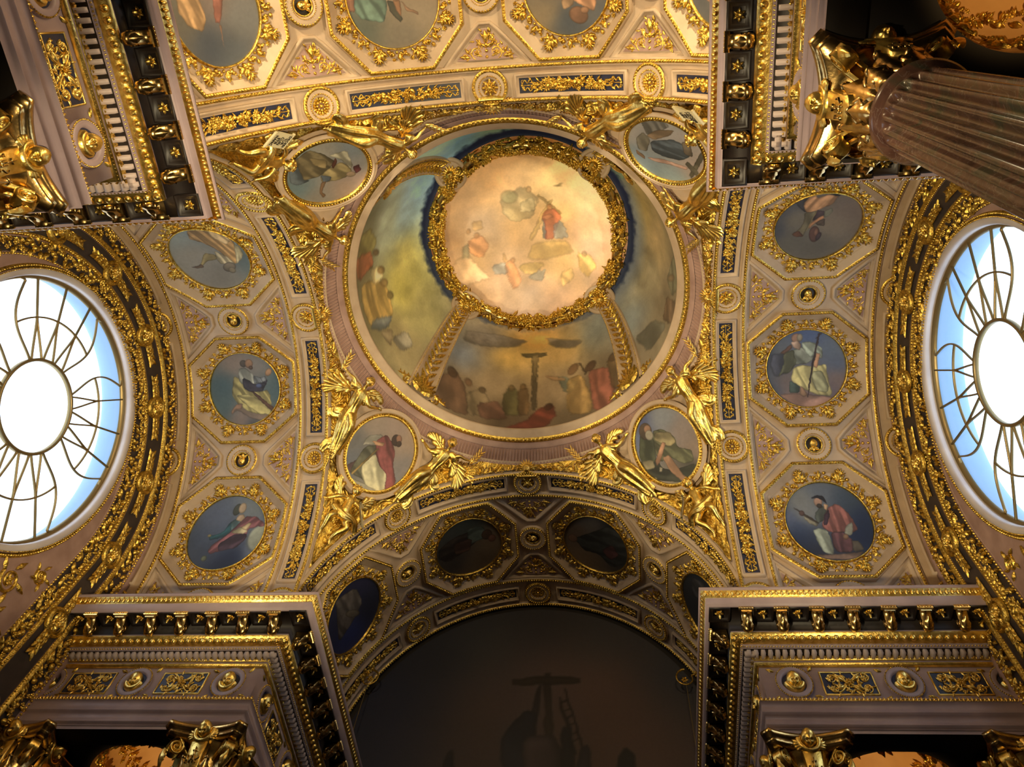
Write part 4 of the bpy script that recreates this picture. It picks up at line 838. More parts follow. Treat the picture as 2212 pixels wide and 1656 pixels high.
def disc_arm():
    rim0, wr0, cf0, cfb0 = None, None, None, None
    first = None
    for arm in ('left', 'right', 'back', 'altar'):
        for k in (-1.5, -.5, .5, 1.5):
            key = '%s%+.1f' % (arm, k)
            if key not in PIC: continue
            mw = armf(arm, UO, k*STEP)
            e = empty('painted_roundel', mw); props(e, PLAB[key], 'painting', 'round paintings in the vault coffers')
            cv = canvas(.61, pic_fn(key))
            part(cv, 'canvas', M['paint'], e, bcyl)
            if rim0 is None:
                rim0 = part(_rg[0], 'gilt_rim', M['gold'], e, bcyl); wr0 = part(_rg[1], 'leaf_wreath', M['gold'], e, bcyl)
            else:
                for s in (rim0, wr0):
                    d = s.copy(); COL.objects.link(d); d.parent = e
    # coffer mouldings
    a = trim(_st, M['stone'], armf('left', UO, -.5*STEP), bcyl); b = trim(_go, M['gold'], armf('left', UO, -.5*STEP), bcyl)
    for arm in ('left', 'right', 'back', 'altar'):
        for k in (-1.5, -.5, .5, 1.5):
            if arm == 'left' and k == -.5: continue
            copy_trim(a, armf(arm, UO, k*STEP)); copy_trim(b, armf(arm, UO, k*STEP))
    # shared backing field inside the octagons: slightly darker stucco
    for arm in ('left', 'right', 'back', 'altar'):
        for k in (-2, -1, 0, 1, 2):
            place(P_med, armf(arm, UO, k*STEP), 'cherub head medallion of %s, %s' % (ARMN[arm], where(arm, k)), 'cherub medallions between the octagons')
            for s in (0, 1):
                m = armf(arm, UO, k*STEP) @ Matrix.Translation((.52 if s else -.52, 0, 0))
                if s: m = m @ Matrix.Rotation(PI, 4, 'Z')
                place(P_tri, m, '%s triangular scroll panel of %s, %s' % ('dome-side' if not s else 'outer', ARMN[arm], where(arm, k)), 'triangular scroll panels')
            place(P_bos[k % 2], armf(arm, 3.375, k*STEP), 'gilt rosette on the dome-side rib of %s, %s' % (ARMN[arm], where(arm, k)), 'rosette bosses on the crossing ribs')
            if arm != 'back': place(P_bos[(k+1) % 2], armf(arm, 5.93, k*STEP), 'gilt rosette on the outer rib of %s, %s' % (ARMN[arm], where(arm, k)), 'rosette bosses on the outer ribs')
        for k in (-1.5, -.5, .5, 1.5):
            place(P_gar[int(k+1.5) % 2], armf(arm, 3.375, k*STEP), 'blue fruit panel, dome-side rib of %s, %s' % (ARMN[arm], where(arm, k)), 'garland panels on the crossing ribs')
            if arm != 'back': place(P_gar[int(k+1.5) % 2], armf(arm, 5.93, k*STEP), 'blue fruit panel, outer rib of %s, %s' % (ARMN[arm], where(arm, k)), 'garland panels on the outer ribs')
        if arm == 'back':
            pass
    # long beads and fillets round the vaults
    Lh = math.radians(87)*R
    def lines(us):
        st, go = MB(), MB()
        for u, wd, kind in us:
            P = [(u, -Lh), (u, Lh)]
            sweep(st, P, [(wd, 0), (wd, .03), (wd*.5, .055), (0, .045), (-wd*.5, .055), (-wd, .03), (-wd, 0)], False, .08)
            sweep(go, P, [(-.026, .048), (-.018, .062), (.018, .062), (.026, .048)], False, .08); beads(go, P, .046, .019, .024, .058, ns=6)
        return st, go
    for u, wd in ((3.185, .03), (3.64, .055), (5.60, .05), (6.20, .03)):
        st, go = lines([(u, wd, 0)]); a = b = None
        for arm in ('left', 'right', 'back', 'altar'):
            if a is None: a = trim(st, M['stone'], armf(arm, 0, 0), bcyl); b = trim(go, M['gold'], armf(arm, 0, 0), bcyl)
            else: copy_trim(a, armf(arm, 0, 0)); copy_trim(b, armf(arm, 0, 0))
disc_arm()
# arris between the vault rib and the pendentive
for arm in ('left', 'right', 'back', 'altar'):
    mb = MB(); sweep(mb, [(A+.0, -math.radians(84)*R), (A+.0, math.radians(84)*R)], [(.03, .0), (.03, .04), (0, .055), (-.03, .04), (-.04, -.02)], False, .08)
    trim(mb, M['stone'], armf(arm, 0, 0), bcyl)

# ------------------------------------------------------------ dome
def revolve(mb, prof, n=160, a0=0, a1=2*PI, col=None):
    pr = np.array(prof, float); full = a1-a0 > 2*PI-1e-6
    th = np.linspace(a0, a1, n, endpoint=not full)[None]
    mb.grid(pr[:, 0][:, None]*np.cos(th), pr[:, 0][:, None]*np.sin(th), pr[:, 1][:, None]+0*th, wv=full, col=col)
def dome():
    n, m = 560, 130
    th = np.linspace(-PI/2, 1.5*PI, n, endpoint=False)[None]; t = np.linspace(0, 1, m)[:, None]
    r = 2.08+.66*np.cos(t*PI/2); z = 12.78+3.05*np.sin(t*PI/2)
    X = th*2.4+0*t; Y = t*3.2+0*th
    bg, sh = PIC['cove']; nq = Noise(45); c = paint(X, Y, bg, sh, 5, .026, .80)*(.82+.36*nq(X*1.6+.5*nq(X, Y, 2), Y*.8, 2.4, 5)[..., None])
    # the dark smudge painted round the wreath
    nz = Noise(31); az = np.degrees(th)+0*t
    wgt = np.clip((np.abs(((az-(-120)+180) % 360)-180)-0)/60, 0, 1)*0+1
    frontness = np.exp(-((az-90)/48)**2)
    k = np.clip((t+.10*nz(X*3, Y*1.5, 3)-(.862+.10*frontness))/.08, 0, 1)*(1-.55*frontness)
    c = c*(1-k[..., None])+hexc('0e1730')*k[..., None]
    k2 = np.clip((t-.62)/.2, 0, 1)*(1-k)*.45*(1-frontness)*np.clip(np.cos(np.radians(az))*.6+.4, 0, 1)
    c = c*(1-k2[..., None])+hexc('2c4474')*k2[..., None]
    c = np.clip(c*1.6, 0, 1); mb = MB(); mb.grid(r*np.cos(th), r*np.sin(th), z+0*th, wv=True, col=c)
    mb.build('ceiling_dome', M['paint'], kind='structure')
    # drum top: sky picture seen through the wreath
    n, m = 300, 90
    rr = np.linspace(0, 2.2, m)[:, None]; th = np.linspace(0, 2*PI, n, endpoint=False)[None]; X = rr*np.cos(th); Y = rr*np.sin(th)
    bg, sh = PIC['cap']; nz = Noise(44); q = nz(X+.3*nz(X, Y, 3), Y, 2.2, 5)[..., None]; wm = nz(X+7, Y, 1.2, 3)[..., None]
    c = paint(X, Y, bg, sh, 9, .03, .66)*(.90+.45*q)*(1+(wm-.5)*np.array([.10, .0, -.22])); c = np.clip(c, 0, 1); mb = MB(); mb.grid(X, Y, 17.4-.2*(X*X+Y*Y), wv=True, col=c)
    mb.build('ceiling_dome', M['paint'], kind='structure')
    mb = MB(); revolve(mb, [(2.2, 16.5), (2.18, 16.1), (2.08, 15.83)]); mb.build('ceiling_dome', M['tan'], kind='structure')
    # ring at the foot of the dome
    mb = MB(); revolve(mb, [(2.74, 12.78), (2.70, 12.74), (2.70, 12.68), (2.76, 12.66), (2.78, 12.60), (2.80, 12.585)]); trim(mb, M['stone'])
    mb = MB(); revolve(mb, [(2.89, 12.56), (2.90, 12.51), (2.92, 12.50), (2.93, 12.47), (2.96, 12.46)]); trim(mb, M['pink'])
    mb = MB()
    for i in range(240):
        a = i*2*PI/240; x, y = math.cos(a), math.sin(a)
        b = MB(); bead(b, 0, 0, .030, .026, 0, 0, 1.0, 6, 2)
        P = b.V[0]; Q = np.stack([x*(2.845+P[:, 0])-y*P[:, 1], y*(2.845+P[:, 0])+x*P[:, 1], 12.57-P[:, 2]], 1); mb.add(Q, b.Q[0])
    revolve(mb, [(2.80, 12.59), (2.81, 12.575), (2.88, 12.56), (2.89, 12.565)])
    trim(mb, M['gold'])
    # ribbed cavetto
    n = 340*8; th = np.linspace(0, 2*PI, n, endpoint=False)[None]; s = np.linspace(0, 1, 11)[:, None]
    w_ = .042*np.abs(np.sin(th*170))**.8*np.sin(PI*s)**.4; r = 2.965+.115*s+.055*np.sin(PI*s)-w_; z = 12.465-.33*s+0*th-w_*.5
    mb = MB(); mb.grid(r*np.cos(th), r*np.sin(th), z, wv=True); trim(mb, M['pink'])
dome()
def sph_part(f):  # (u: angle*radius, v, h) strip round the ring at radius r0,height z0 slope
    return f
def ringmap(r0, z0, slope):
    # u = arc length round the ring, v = up the slope, h = towards the room axis
    cs, sn = math.cos(slope), math.sin(slope)
    def f(P):
        a = P[:, 0]/r0; rad = r0-P[:, 1]*cs-P[:, 2]*sn; z = z0+P[:, 1]*sn-P[:, 2]*cs
        return np.stack([rad*np.cos(a), rad*np.sin(a), z], 1)
    return f
# festoons and shell heads round the foot of the dome
HALF = {0: {1: 'below', -1: 'above'}, 1: {1: 'left', -1: 'right'}, 2: {1: 'above', -1: 'below'}, 3: {1: 'right', -1: 'left'}}
def festoons():
    nm = {0: 'right', 90: 'altar', 180: 'left', 270: 'photo-top'}
    rm = ringmap(3.16, 12.10, math.radians(38)); g0 = None; h0 = None
    rng = random.Random(5)
    gs = {1: MB(), -1: MB()}; L = 3.16*PI/2*.30
    tt = np.linspace(0, 1, 24)
    for s in (1, -1): garland(gs[s], np.stack([s*(.16+tt*L), -.02-.05*np.sin(tt*PI)], 1), .13, rng, .07, 1.3)
    h = MB()
    for i in range(9):
        a = PI*(i+.5)/9; leaf(h, 0, .02, a, .17, .06, .03, 1, .03, .9, 8)
    head(h, 0, .02, .075, 0, .05)
    for s in (1, -1): scroll(h, s*.13, -.03, .045, PI/2, 1.2, .03, .05, s)
    sweep(h, [(-.17, -.11), (.17, -.11)], [(-.03, 0), (-.03, .07), (.03, .07), (.03, 0)], d=.05)
    gm = None
    for i, d in enumerate((0, 90, 180, 270)):
        mw = Matrix.Rotation(math.radians(d), 4, 'Z')
        if i == 0:
            gm = {}
            for s in (1, -1):
                gm[s] = gs[s].build('fruit_festoon', M['bronze'], bend=rm); props(gm[s], 'fruit garland under the dome ring, right side, %s of the shell head' % HALF[0][s], 'garland', 'garlands under the dome ring')
            hm = h.build('shell_head', M['gold2'], bend=rm); props(hm, 'gilt cherub head in a shell under the dome ring on the right side', 'ornament', 'shell heads under the dome ring')
        else:
            for s, w_ in ((gm[1], 'fruit garland under the dome ring, %s side, '+HALF[i][1]+' of the shell head'), (gm[-1], 'fruit garland under the dome ring, %s side, '+HALF[i][-1]+' of the shell head'), (hm, 'gilt cherub head in a shell under the dome ring on the %s side')):
                c = s.copy(); COL.objects.link(c); c.matrix_world = mw; c['label'] = w_ % nm[d]
festoons()
# wreath round the sky picture
def wreath():
    rng = random.Random(21); e = empty('flower_wreath', Matrix.Translation((0, 0, 15.76)))
    props(e, 'great gilt wreath of fruit and leaves round the sky picture of the dome', 'wreath')
    n = 120; th = np.linspace(0, 2*PI, n, endpoint=False)[None]; ph = np.linspace(0, 2*PI, 12, endpoint=False)[:, None]
    mb = MB(); rr = 1.905+.115*np.cos(ph)+.02*np.sin(th*23); mb.grid(rr*np.cos(th), rr*np.sin(th), .09*np.sin(ph)+0*th, wu=True, wv=True)
    part(mb, 'core', M['bronze'], e)
    mb = MB(); rm = ringmap(1.86, 0, 0)
    def at(u, roll, r): # local patch basis on the torus
        a = u; c = (1.86+.13*math.cos(roll)) ; return a
    fl, lf = MB(), MB()
    for i in range(820):
        a = rng.random()*2*PI; roll = PI*1.5+(rng.random()-.5)*3.6
        t = MB(); s_ = rng.random()
        kind = rng.random()
        if kind < .42: bead(t, 0, 0, .030+.025*s_, None, .0, 0, 1.1, 7, 3); tgt = fl
        elif kind < .62: rosette(t, 0, 0, .07+.03*s_, 6, .04, 0, 2, .3, s_*6); tgt = fl
        else: leaf(t, 0, 0, rng.random()*6.28, .15+.05*s_, .075, .035, 2, 0, .9, 8); tgt = lf
        P = np.vstack(t.V); Q = np.vstack(t.Q)
        # patch -> torus surface: u along ring, v round the tube, h outwards
        cr, sr = math.cos(roll), math.sin(roll); rad = 1.905+(.12+P[:, 2])*cr-P[:, 1]*sr; z = (.09+P[:, 2])*sr+P[:, 1]*cr
        ca, sa = math.cos(a), math.sin(a); X = rad*ca-P[:, 0]*sa; Y = rad*sa+P[:, 0]*ca
        tgt.add(np.stack([X, Y, z], 1), Q)
    # clusters leaning over the inner edge
    for i in range(22):
        a = i*2*PI/22+.1*rng.random(); nb = rng.choice([2, 3])
        for q in range(nb):
            t = MB(); rosette(t, 0, 0, .075, 6, .05, 0, 2, .35, q); bead(t, 0, 0, .05, .07, 0)
            P = np.vstack(t.V); Q = np.vstack(t.Q); aa = a+q*.05; roll = PI*1.22
            cr, sr = math.cos(roll), math.sin(roll); rad = 1.885+(.10+P[:, 2])*cr-P[:, 1]*sr; z = (.12+P[:, 2])*sr+P[:, 1]*cr
            ca, sa = math.cos(aa), math.sin(aa); fl.add(np.stack([rad*ca-P[:, 0]*sa, rad*sa+P[:, 0]*ca, z], 1), Q)
    part(fl, 'fruit_and_flowers', M['gold'], e); part(lf, 'leaves', M['gold'], e)
wreath()
# four gilt ribs on the dome with heads at the top
def cove_map(P):
    # P: u across (m), v = t (0..1) up the cove, h
    t = P[:, 1]; r = 2.08+.66*np.cos(t*PI/2); z = 12.78+3.05*np.sin(t*PI/2)
    dr = -.66*np.sin(t*PI/2)*PI/2; dz = 3.05*np.cos(t*PI/2)*PI/2; l = np.hypot(dr, dz)+1e-9
    nr, nz = -dz/l, dr/l
    rr = r+nr*P[:, 2]; zz = z+nz*P[:, 2]
    return np.stack([rr, P[:, 0], zz], 1)
def ribs():
    e0 = None
    nm = {45: 'lower right', 135: 'lower left', 225: 'upper left', 315: 'upper right'}
    S = 3.4   # metres of cove per unit t
    for d in (45, 135, 225, 315):
        mw = Matrix.Rotation(math.radians(d), 4, 'Z')
        if e0 is None:
            e = e0 = empty('dome_rib', mw)
            b, g, o, hd, cr = MB(), MB(), MB(), MB(), MB()
            nn = 30; T = np.linspace(.0, .96, nn); wd = .29-.10*T
            prof = [(-1, 0), (-1, .05), (-.86, .07), (-.72, .05), (-.68, .025), (.68, .025), (.72, .05), (.86, .07), (1, .05), (1, 0)]
            b.grid(np.array([[p[0]*w_ for w_ in wd] for p in prof]), np.array([[t for t in T] for p in prof]), np.array([[p[1] for t in T] for p in prof]))
            for s in (1, -1):
                for t in np.linspace(0, .95, 100):
                    w_ = (.29-.10*t)*.86; k = MB(); bead(k, 0, 0, .014, .018, .06, ns=6, nr=2); P = k.V[0]; P[:, 0] += s*w_; P[:, 1] = P[:, 1]/S+t; g.add(P, k.Q[0])
            rng = random.Random(4)
            for i in range(26):
                t = .10+.72*i/26; a = PI/2+(.7 if i % 2 else -.7)
                k = MB(); leaf(k, 0, 0, a, .24, .10, .045, 3, .03, .6, 9); bead(k, (rng.random()-.5)*.1, .02, .022, None, .035); P = np.vstack(k.V); P[:, 1] = P[:, 1]/S+t; o.add(P, np.vstack(k.Q))
            k = MB(); garland(k, [(0, 2.20), (0, 2.62)], .18, rng, .07, 1.5); P = np.vstack(k.V); P[:, 1] /= S; o.add(P, np.vstack(k.Q))
            # acanthus and scrolls at the foot
            k = MB()
            for a in np.linspace(.15, PI-.15, 9): leaf(k, 0, .02, a, .42-.12*abs(a-PI/2), .13, .07, 3, .05, 1.0, 12, 5)
            for s in (1, -1):
                scroll(k, s*.30, .10, .11, -PI/2, 1.5, .05, .06, s)
                tt = np.linspace(0, 1, 20); tube(k, np.stack([s*(.28+.55*tt), .02+.16*(1-tt)**2+.05*np.sin(tt*PI)], 1), .07, .06); scroll(k, s*.86, .06, .07, PI/2, 1.4, .035, .05, s)
                for q in np.linspace(.3, .85, 7): leaf(k, s*q, .12*(1-q)+.05, PI/2-s*.5, .12, .06, .04, 2, .01, .6, 8)
            P = np.vstack(k.V); P[:, 1] /= S; cr.add(P, np.vstack(k.Q))
            part(b, 'band', M['stone'], e, cove_map); part(g, 'beading', M['gold'], e, cove_map); part(o, 'leaf_garland', M['gold'], e, cove_map); part(cr, 'foot_scrolls', M['gold'], e, cove_map)
            # head in a shell with a round plate, facing down
            pl_, kk = MB(), MB()
            sweep(pl_, circ(0, 0, .30, 40), [(-.04, 0), (-.03, .04), (.02, .05), (.05, .02)], True, dens=False); bead(pl_, 0, 0, .29, .02, .0, ns=32)
            for i in range(16): leaf(kk, 0, 0, i*PI/8, .20, .08, .04, 1, .04, .9, 8)
            head(kk, 0, 0, .09, PI/2, .06)
            down = lambda P: np.stack([2.03+P[:, 1], P[:, 0], 15.73-P[:, 2]], 1)
            part(pl_, 'plate', M['stone'], e, down); part(kk, 'shell_head', M['gold2'], e, down)
        else: e = copy_thing(e0, mw)
        props(e, 'gilt leaf rib climbing the painted dome to a shell head, %s in the photo' % nm[d], 'dome rib', 'ribs of the dome')
ribs()
# ------------------------------------------------------------ entablatures of the four piers
EL = 3.62
def arms(P, fn):            # P in (u,v,h) on a face; fn -> (s,t,z); doubled for both legs of the L
    s, t, z = fn(P); return np.stack([s, t, z], 1), np.stack([t, s, z], 1)
def face(t): return lambda P: (P[:, 0], t-P[:, 2], P[:, 1])
def soff(z): return lambda P: (P[:, 0], P[:, 1], z-P[:, 2])
def both(dst, src, fn):
    P = np.vstack(src.V); Q = np.vstack(src.Q); a, b = arms(P, fn); dst.add(a, Q); dst.add(b, Q[:, [0, 3, 2, 1]] if not (Q[:, 2] == Q[:, 3]).any() else Q)
def Lsweep(mb, prof, L=EL):
    pr = np.array(prof, float); t, z = pr[:, 0], pr[:, 1]
    U = np.stack([t, t, np.full_like(t, L)]); 
    X = np.stack([t, t, np.full_like(t, L)]); Y = np.stack([np.full_like(t, L), t, t]); mb.grid(X, Y, np.stack([z, z, z]))
def entablature():
    e = empty('entablature', Matrix())
    st, go, br, cr, dn = MB(), MB(), MB(), MB(), MB()
    Lsweep(st, [(1.3, 8.80), (-.01, 8.66), (-.01, 8.635), (.01, 8.625)]); Lsweep(st, [(.055, 8.545), (.06, 8.53), (.06, 8.455), (.075, 8.45), (.075, 8.44), (.10, 8.435)])
    Lsweep(br, [(.10, 8.435), (.10, 8.47), (.33, 8.47), (.33, 8.28)])
    Lsweep(st, [(.33, 8.28), (.33, 8.262), (.32, 8.255)]); Lsweep(st, [(.43, 8.175), (.43, 8.15), (.455, 8.145), (.455, 8.13)])
    Lsweep(cr, [(.455, 8.13), (.60, 8.15), (.60, 8.05)])
    Lsweep(st, [(.60, 8.055), (.57, 8.05), (.57, 8.03)]); Lsweep(st, [(.62, 8.0), (.62, 7.545), (.56, 7.54), (.56, 7.53)])
    Lsweep(st, [(.50, 7.455), (.515, 7.445), (.515, 7.33), (.50, 7.325), (.50, 7.315), (.528, 7.30), (.528, 7.19), (.513, 7.185), (.513, 7.175), (.54, 7.165), (.54, 7.09)])
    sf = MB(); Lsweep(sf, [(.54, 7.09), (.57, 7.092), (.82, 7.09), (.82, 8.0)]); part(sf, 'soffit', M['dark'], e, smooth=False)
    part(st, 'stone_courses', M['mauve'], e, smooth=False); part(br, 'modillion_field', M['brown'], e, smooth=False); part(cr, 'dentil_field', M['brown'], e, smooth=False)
    # ovolo and small gilt mouldings
    def run(n0, n1, sp, fn, mk, dst, t0=0.0):
        n = int((n1-n0)/sp)
        for i in range(n+1):
            k = MB(); mk(k, n0+i*sp); both(dst, k, fn)
    Lsweep(go, [(.01, 8.625), (.02, 8.60), (.05, 8.56), (.055, 8.545)])
    run(.05, EL, .068, face(.035), lambda k, s: (leaf(k, s, 8.555, PI/2, .075, .055, .028, 1, 0, .5, 6, 4), bead(k, s+.034, 8.59, .012, .02, .0, ns=5, nr=2)), go)
    run(.36, EL, .036, face(.445), lambda k, s: bead(k, s, 8.15, .012, .016, 0, ns=5, nr=2), go)
    Lsweep(go, [(.56, 8.125), (.55, 8.10), (.585, 8.06), (.60, 8.055)]); run(.56, EL, .05, face(.56), lambda k, s: leaf(k, s, 8.065, PI/2, .05, .04, .02, 1, 0, .4, 5, 4), go)
    Lsweep(go, [(.57, 8.03), (.58, 8.0), (.62, 8.0)]); run(.6, EL, .034, face(.59), lambda k, s: bead(k, s, 8.012, .012, .016, 0, ns=5, nr=2), go)
    Lsweep(go, [(.56, 7.53), (.535, 7.51), (.53, 7.475), (.50, 7.455)]); run(.54, EL, .045, face(.545), lambda k, s: leaf(k, s, 7.475, PI/2, .055, .036, .022, 1, 0, .4, 5, 4), go)
    run(.54, EL, .03, face(.51), lambda k, s: bead(k, s, 7.462, .010, .014, 0, ns=5, nr=2), go)
    part(go, 'gilt_mouldings', M['gold2'], e)
    # egg course
    eg = MB(); Lsweep(eg, [(.32, 8.255), (.33, 8.225), (.40, 8.18), (.43, 8.175)])
    def egg(k, s):
        bead(k, s, 0, .043, .052, .0, 0, .92, 10, 4)
        for q in (-.045, .045): leaf(k, s+q, -.04, PI/2, .09, .03, .018, 1, 0, .2, 5, 3)
    def eggf(P): c, q = math.cos(.95), math.sin(.95); return (P[:, 0], .375+P[:, 1]*-.8-P[:, 2]*.55, 8.215+P[:, 1]*.6-P[:, 2]*.8)
    run(.37, EL, .1, eggf, egg, eg); part(eg, 'egg_course', M['gold2'], e)
    run(.52, EL, .086, face(.55), lambda k, s: k.add([(s-.023, 8.075, -.05), (s+.023, 8.075, -.05), (s+.023, 8.15, -.05), (s-.023, 8.15, -.05), (s-.023, 8.075, .08), (s+.023, 8.075, .08), (s+.023, 8.15, .08), (s-.023, 8.15, .08)],
        [(4, 5, 6, 7), (0, 1, 5, 4), (0, 4, 7, 3), (1, 2, 6, 5)]), dn)
    part(dn, 'dentil_course', M['cream'], e, smooth=False)
    # modillions and rosettes in square coffers
    m0 = r0 = None
    md, ro, ca = MB(), MB(), MB()
    # bracket in local (along a, out o from the wall 0 .. .22, down d)
    for q in (0,):
        n = 16; t = np.linspace(0, 1, n); o = .02+.20*t; dz = -.17+.13*t**1.5-.035*np.sin(t*2*PI)
        w_ = .062; U = np.array([[-w_]*n, [-w_*.75]*n, [0]*n, [w_*.75]*n, [w_]*n]); V = np.tile(o, (5, 1)); H = np.array([dz+.02, dz-.005, dz-.02, dz-.005, dz+.02]); md.grid(U, V, H)
        for s in (1, -1): md.grid(np.array([[s*w_]*n, [s*w_]*n]), np.array([o, o]), np.array([dz+.02, np.full(n, .01)]))
        md.add([(-w_, .22, -.06), (w_, .22, -.06), (w_, .225, 0), (-w_, .225, 0)], [(0, 1, 2, 3)])
        lf = MB(); leaf(lf, 0, .02, PI/2, .17, .11, .03, 3, 0, 1.0, 12, 7); P = np.vstack(lf.V); P2 = np.stack([P[:, 0], P[:, 1], -.185+.13*((P[:, 1])/.22)**1.5-P[:, 2]], 1); md.add(P2, np.vstack(lf.Q))
        for s in (1, -1):
            sc = MB(); scroll(sc, .055, -.12, .045, 0, 1.3, .02, .02, 1, 20); P = np.vstack(sc.V); md.add(np.stack([s*(w_+P[:, 2]*.6), P[:, 0]+.02, P[:, 1]], 1), np.vstack(sc.Q))
        for x in np.linspace(-.08, .08, 6):
            b = MB(); bead(b, x, 0, .014, .018, 0, ns=6, nr=2); P = b.V[0]; md.add(np.stack([P[:, 0], .235+P[:, 2], -.015+P[:, 1]], 1), b.Q[0])
        md.add([(-.09, .20, -.03), (.09, .20, -.03), (.09, .245, -.03), (-.09, .245, -.03), (-.09, .20, .01), (.09, .20, .01), (.09, .245, .01), (-.09, .245, .01)], [(0, 1, 2, 3), (3, 2, 6, 7), (0, 3, 7, 4), (1, 2, 6, 5)])
    # rosette coffer hanging down: (along, out, down)
    sweep(ca, [(-.10, -.085), (.10, -.085), (.10, .085), (-.10, .085)], [(-.03, 0), (-.03, .045), (-.012, .045), (.0, .02), (.02, .01), (.03, 0)], True, dens=False)
    rosette(ro, 0, 0, .058, 6, .04, .0, 1, .3); bead(ro, 0, 0, .026, .085, .02); bead(ro, 0, 0, .03, .035, .02)
    dz = lambda P: np.stack([P[:, 0], P[:, 1], -P[:, 2]], 1); ca.tr(dz); ro.tr(dz)
    def inst(nm, mb, m, fr, store={}):
        if nm not in store:
            o = mb.build(nm, m); store[nm] = o
        else: o = store[nm].copy(); COL.objects.link(o)
        o.parent = e; o.matrix_local = fr; CH.setdefault(e.name, []).append(o); return o
    B1 = lambda s: Matrix(((1, 0, 0, s), (0, -1, 0, .33), (0, 0, 1, 8.43), (0, 0, 0, 1)))
    B2 = lambda s: Matrix(((0, -1, 0, .33), (1, 0, 0, s), (0, 0, 1, 8.43), (0, 0, 0, 1)))
    for k in range(8):
        s = .535+.425*k
        for B in (B1, B2):
            if s < EL-.05: inst('modillion', md, M['bronze'], B(s))
            if s+.2125 < EL-.05:
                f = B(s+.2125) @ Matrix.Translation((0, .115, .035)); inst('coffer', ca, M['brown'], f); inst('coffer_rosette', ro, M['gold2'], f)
    f = Matrix.Translation((.215, .215, 8.465)); inst('coffer', ca, M['brown'], f); inst('coffer_rosette', ro, M['gold2'], f)
    # frieze: portrait medallions and scroll panels
    rg, hd, bk = MB(), MB(), MB(); bk2, orn = MB(), MB()
    sweep(rg, circ(0, 0, .185, 44), [(-.03, 0), (-.025, .03), (0, .045), (.02, .035), (.035, .04), (.05, .0)], True, dens=False); 
    sweep(rg, circ(0, 0, .155, 44), [(-.01, 0), (-.0, .03), (.01, 0)], True, dens=False)
    gb = MB(); beads(gb, circ(0, 0, .208, 60), .022, .010, .014, .03, True, ns=5)
    bead(bk, 0, 0, .14, .012, .004, ns=28)
    head(hd, 0, .02, .094, 0, .0); pitch(hd, .02, .02, .5); sweep(hd, circ(0, 0, .10, 28, -PI*.95, -PI*.05), [(-.03, .0), (-.02, .05), (.01, .07), (.04, .04), (.05, 0)], dens=False)
    for s in (1, -1):
        for v in (.13, -.13): leaf(gb, s*.20, v*1.25, math.atan2(v, s*.2)+.3, .09, .05, .02, 2, .0, .4, 7)
    P = [(-.30, -.15), (.30, -.15), (.30, .15), (-.30, .15)]
    bk2.add([(x, y, .004) for x, y in P], [(0, 1, 2, 3)])
    sweep(orn, P, [(-.008, 0), (-.004, .015), (.008, .015), (.01, 0)], True, dens=False)
    for s in (1, -1):
        for q in (1, -1):
            scroll(orn, s*.19, q*.07, .062, s*q*PI/2, 1.2, .02, .025, -s*q); rosette(orn, s*.19, q*.07, .04, 6, .025, .004, 1, .35)
            tt = np.linspace(0, 1, 12); tube(orn, np.stack([s*(.01+.14*tt), q*(.0+.12*np.sin(tt*PI*.5))], 1), .018, .02, .004); leaf(orn, s*.05, q*.03, math.atan2(q*.6, s), .12, .06, .025, 2, .004, .5, 8)
            leaf(orn, s*.10, -q*.01, math.atan2(q, s*.4), .09, .04, .02, 2, .004, .5, 7)
    rq = random.Random(6)
    for i in range(46):
        x, y = (rq.random()*2-1)*.27, (rq.random()*2-1)*.125; leaf(orn, x, y, rq.random()*6.3, .065, .03, .018, 1, .003, .4, 6, 4)
    rosette(orn, 0, 0, .06, 7, .035, .005, 2)
    def fr1(s): return Matrix(((1, 0, 0, s), (0, 0, -1, .62), (0, 1, 0, 7.775), (0, 0, 0, 1)))
    def fr2(s): return Matrix(((0, 0, -1, .62), (-1, 0, 0, s), (0, 1, 0, 7.775), (0, 0, 0, 1)))
    for F in (fr1, fr2):
        for s in (.976, 2.226, 3.4):
            o = inst('portrait_medallion', rg, M['mauve'], F(s))
            for nm, mb, m in (('backing', bk, M['blue']), ('cherub_head', hd, M['gold2']), ('beading', gb, M['gold'])): 
                if not mb.V: continue
                key = 'S'+nm
                if key not in SUB: c = mb.build(nm, m); SUB[key] = c
                else: c = SUB[key].copy(); COL.objects.link(c)
                c.parent = o; CH.setdefault(o.name, []).append(c)
        for s in (1.60, 2.85):
            o = inst('scroll_panel', orn, M['gold2'], F(s))
            key = 'Sground'
            if key not in SUB: c = bk2.build('ground', M['blue']); SUB[key] = c
            else: c = SUB[key].copy(); COL.objects.link(c)
            c.parent = o; CH.setdefault(o.name, []).append(c)
    return e
SUB = {}
def copy_deep(src, mw):
    def rec(o, par):
        c = o.copy(); COL.objects.link(c)
        if par: c.parent = par
        for q in CH.get(o.name, []): rec(q, c)
        return c
    c = rec(src, None); c.matrix_world = mw; return c
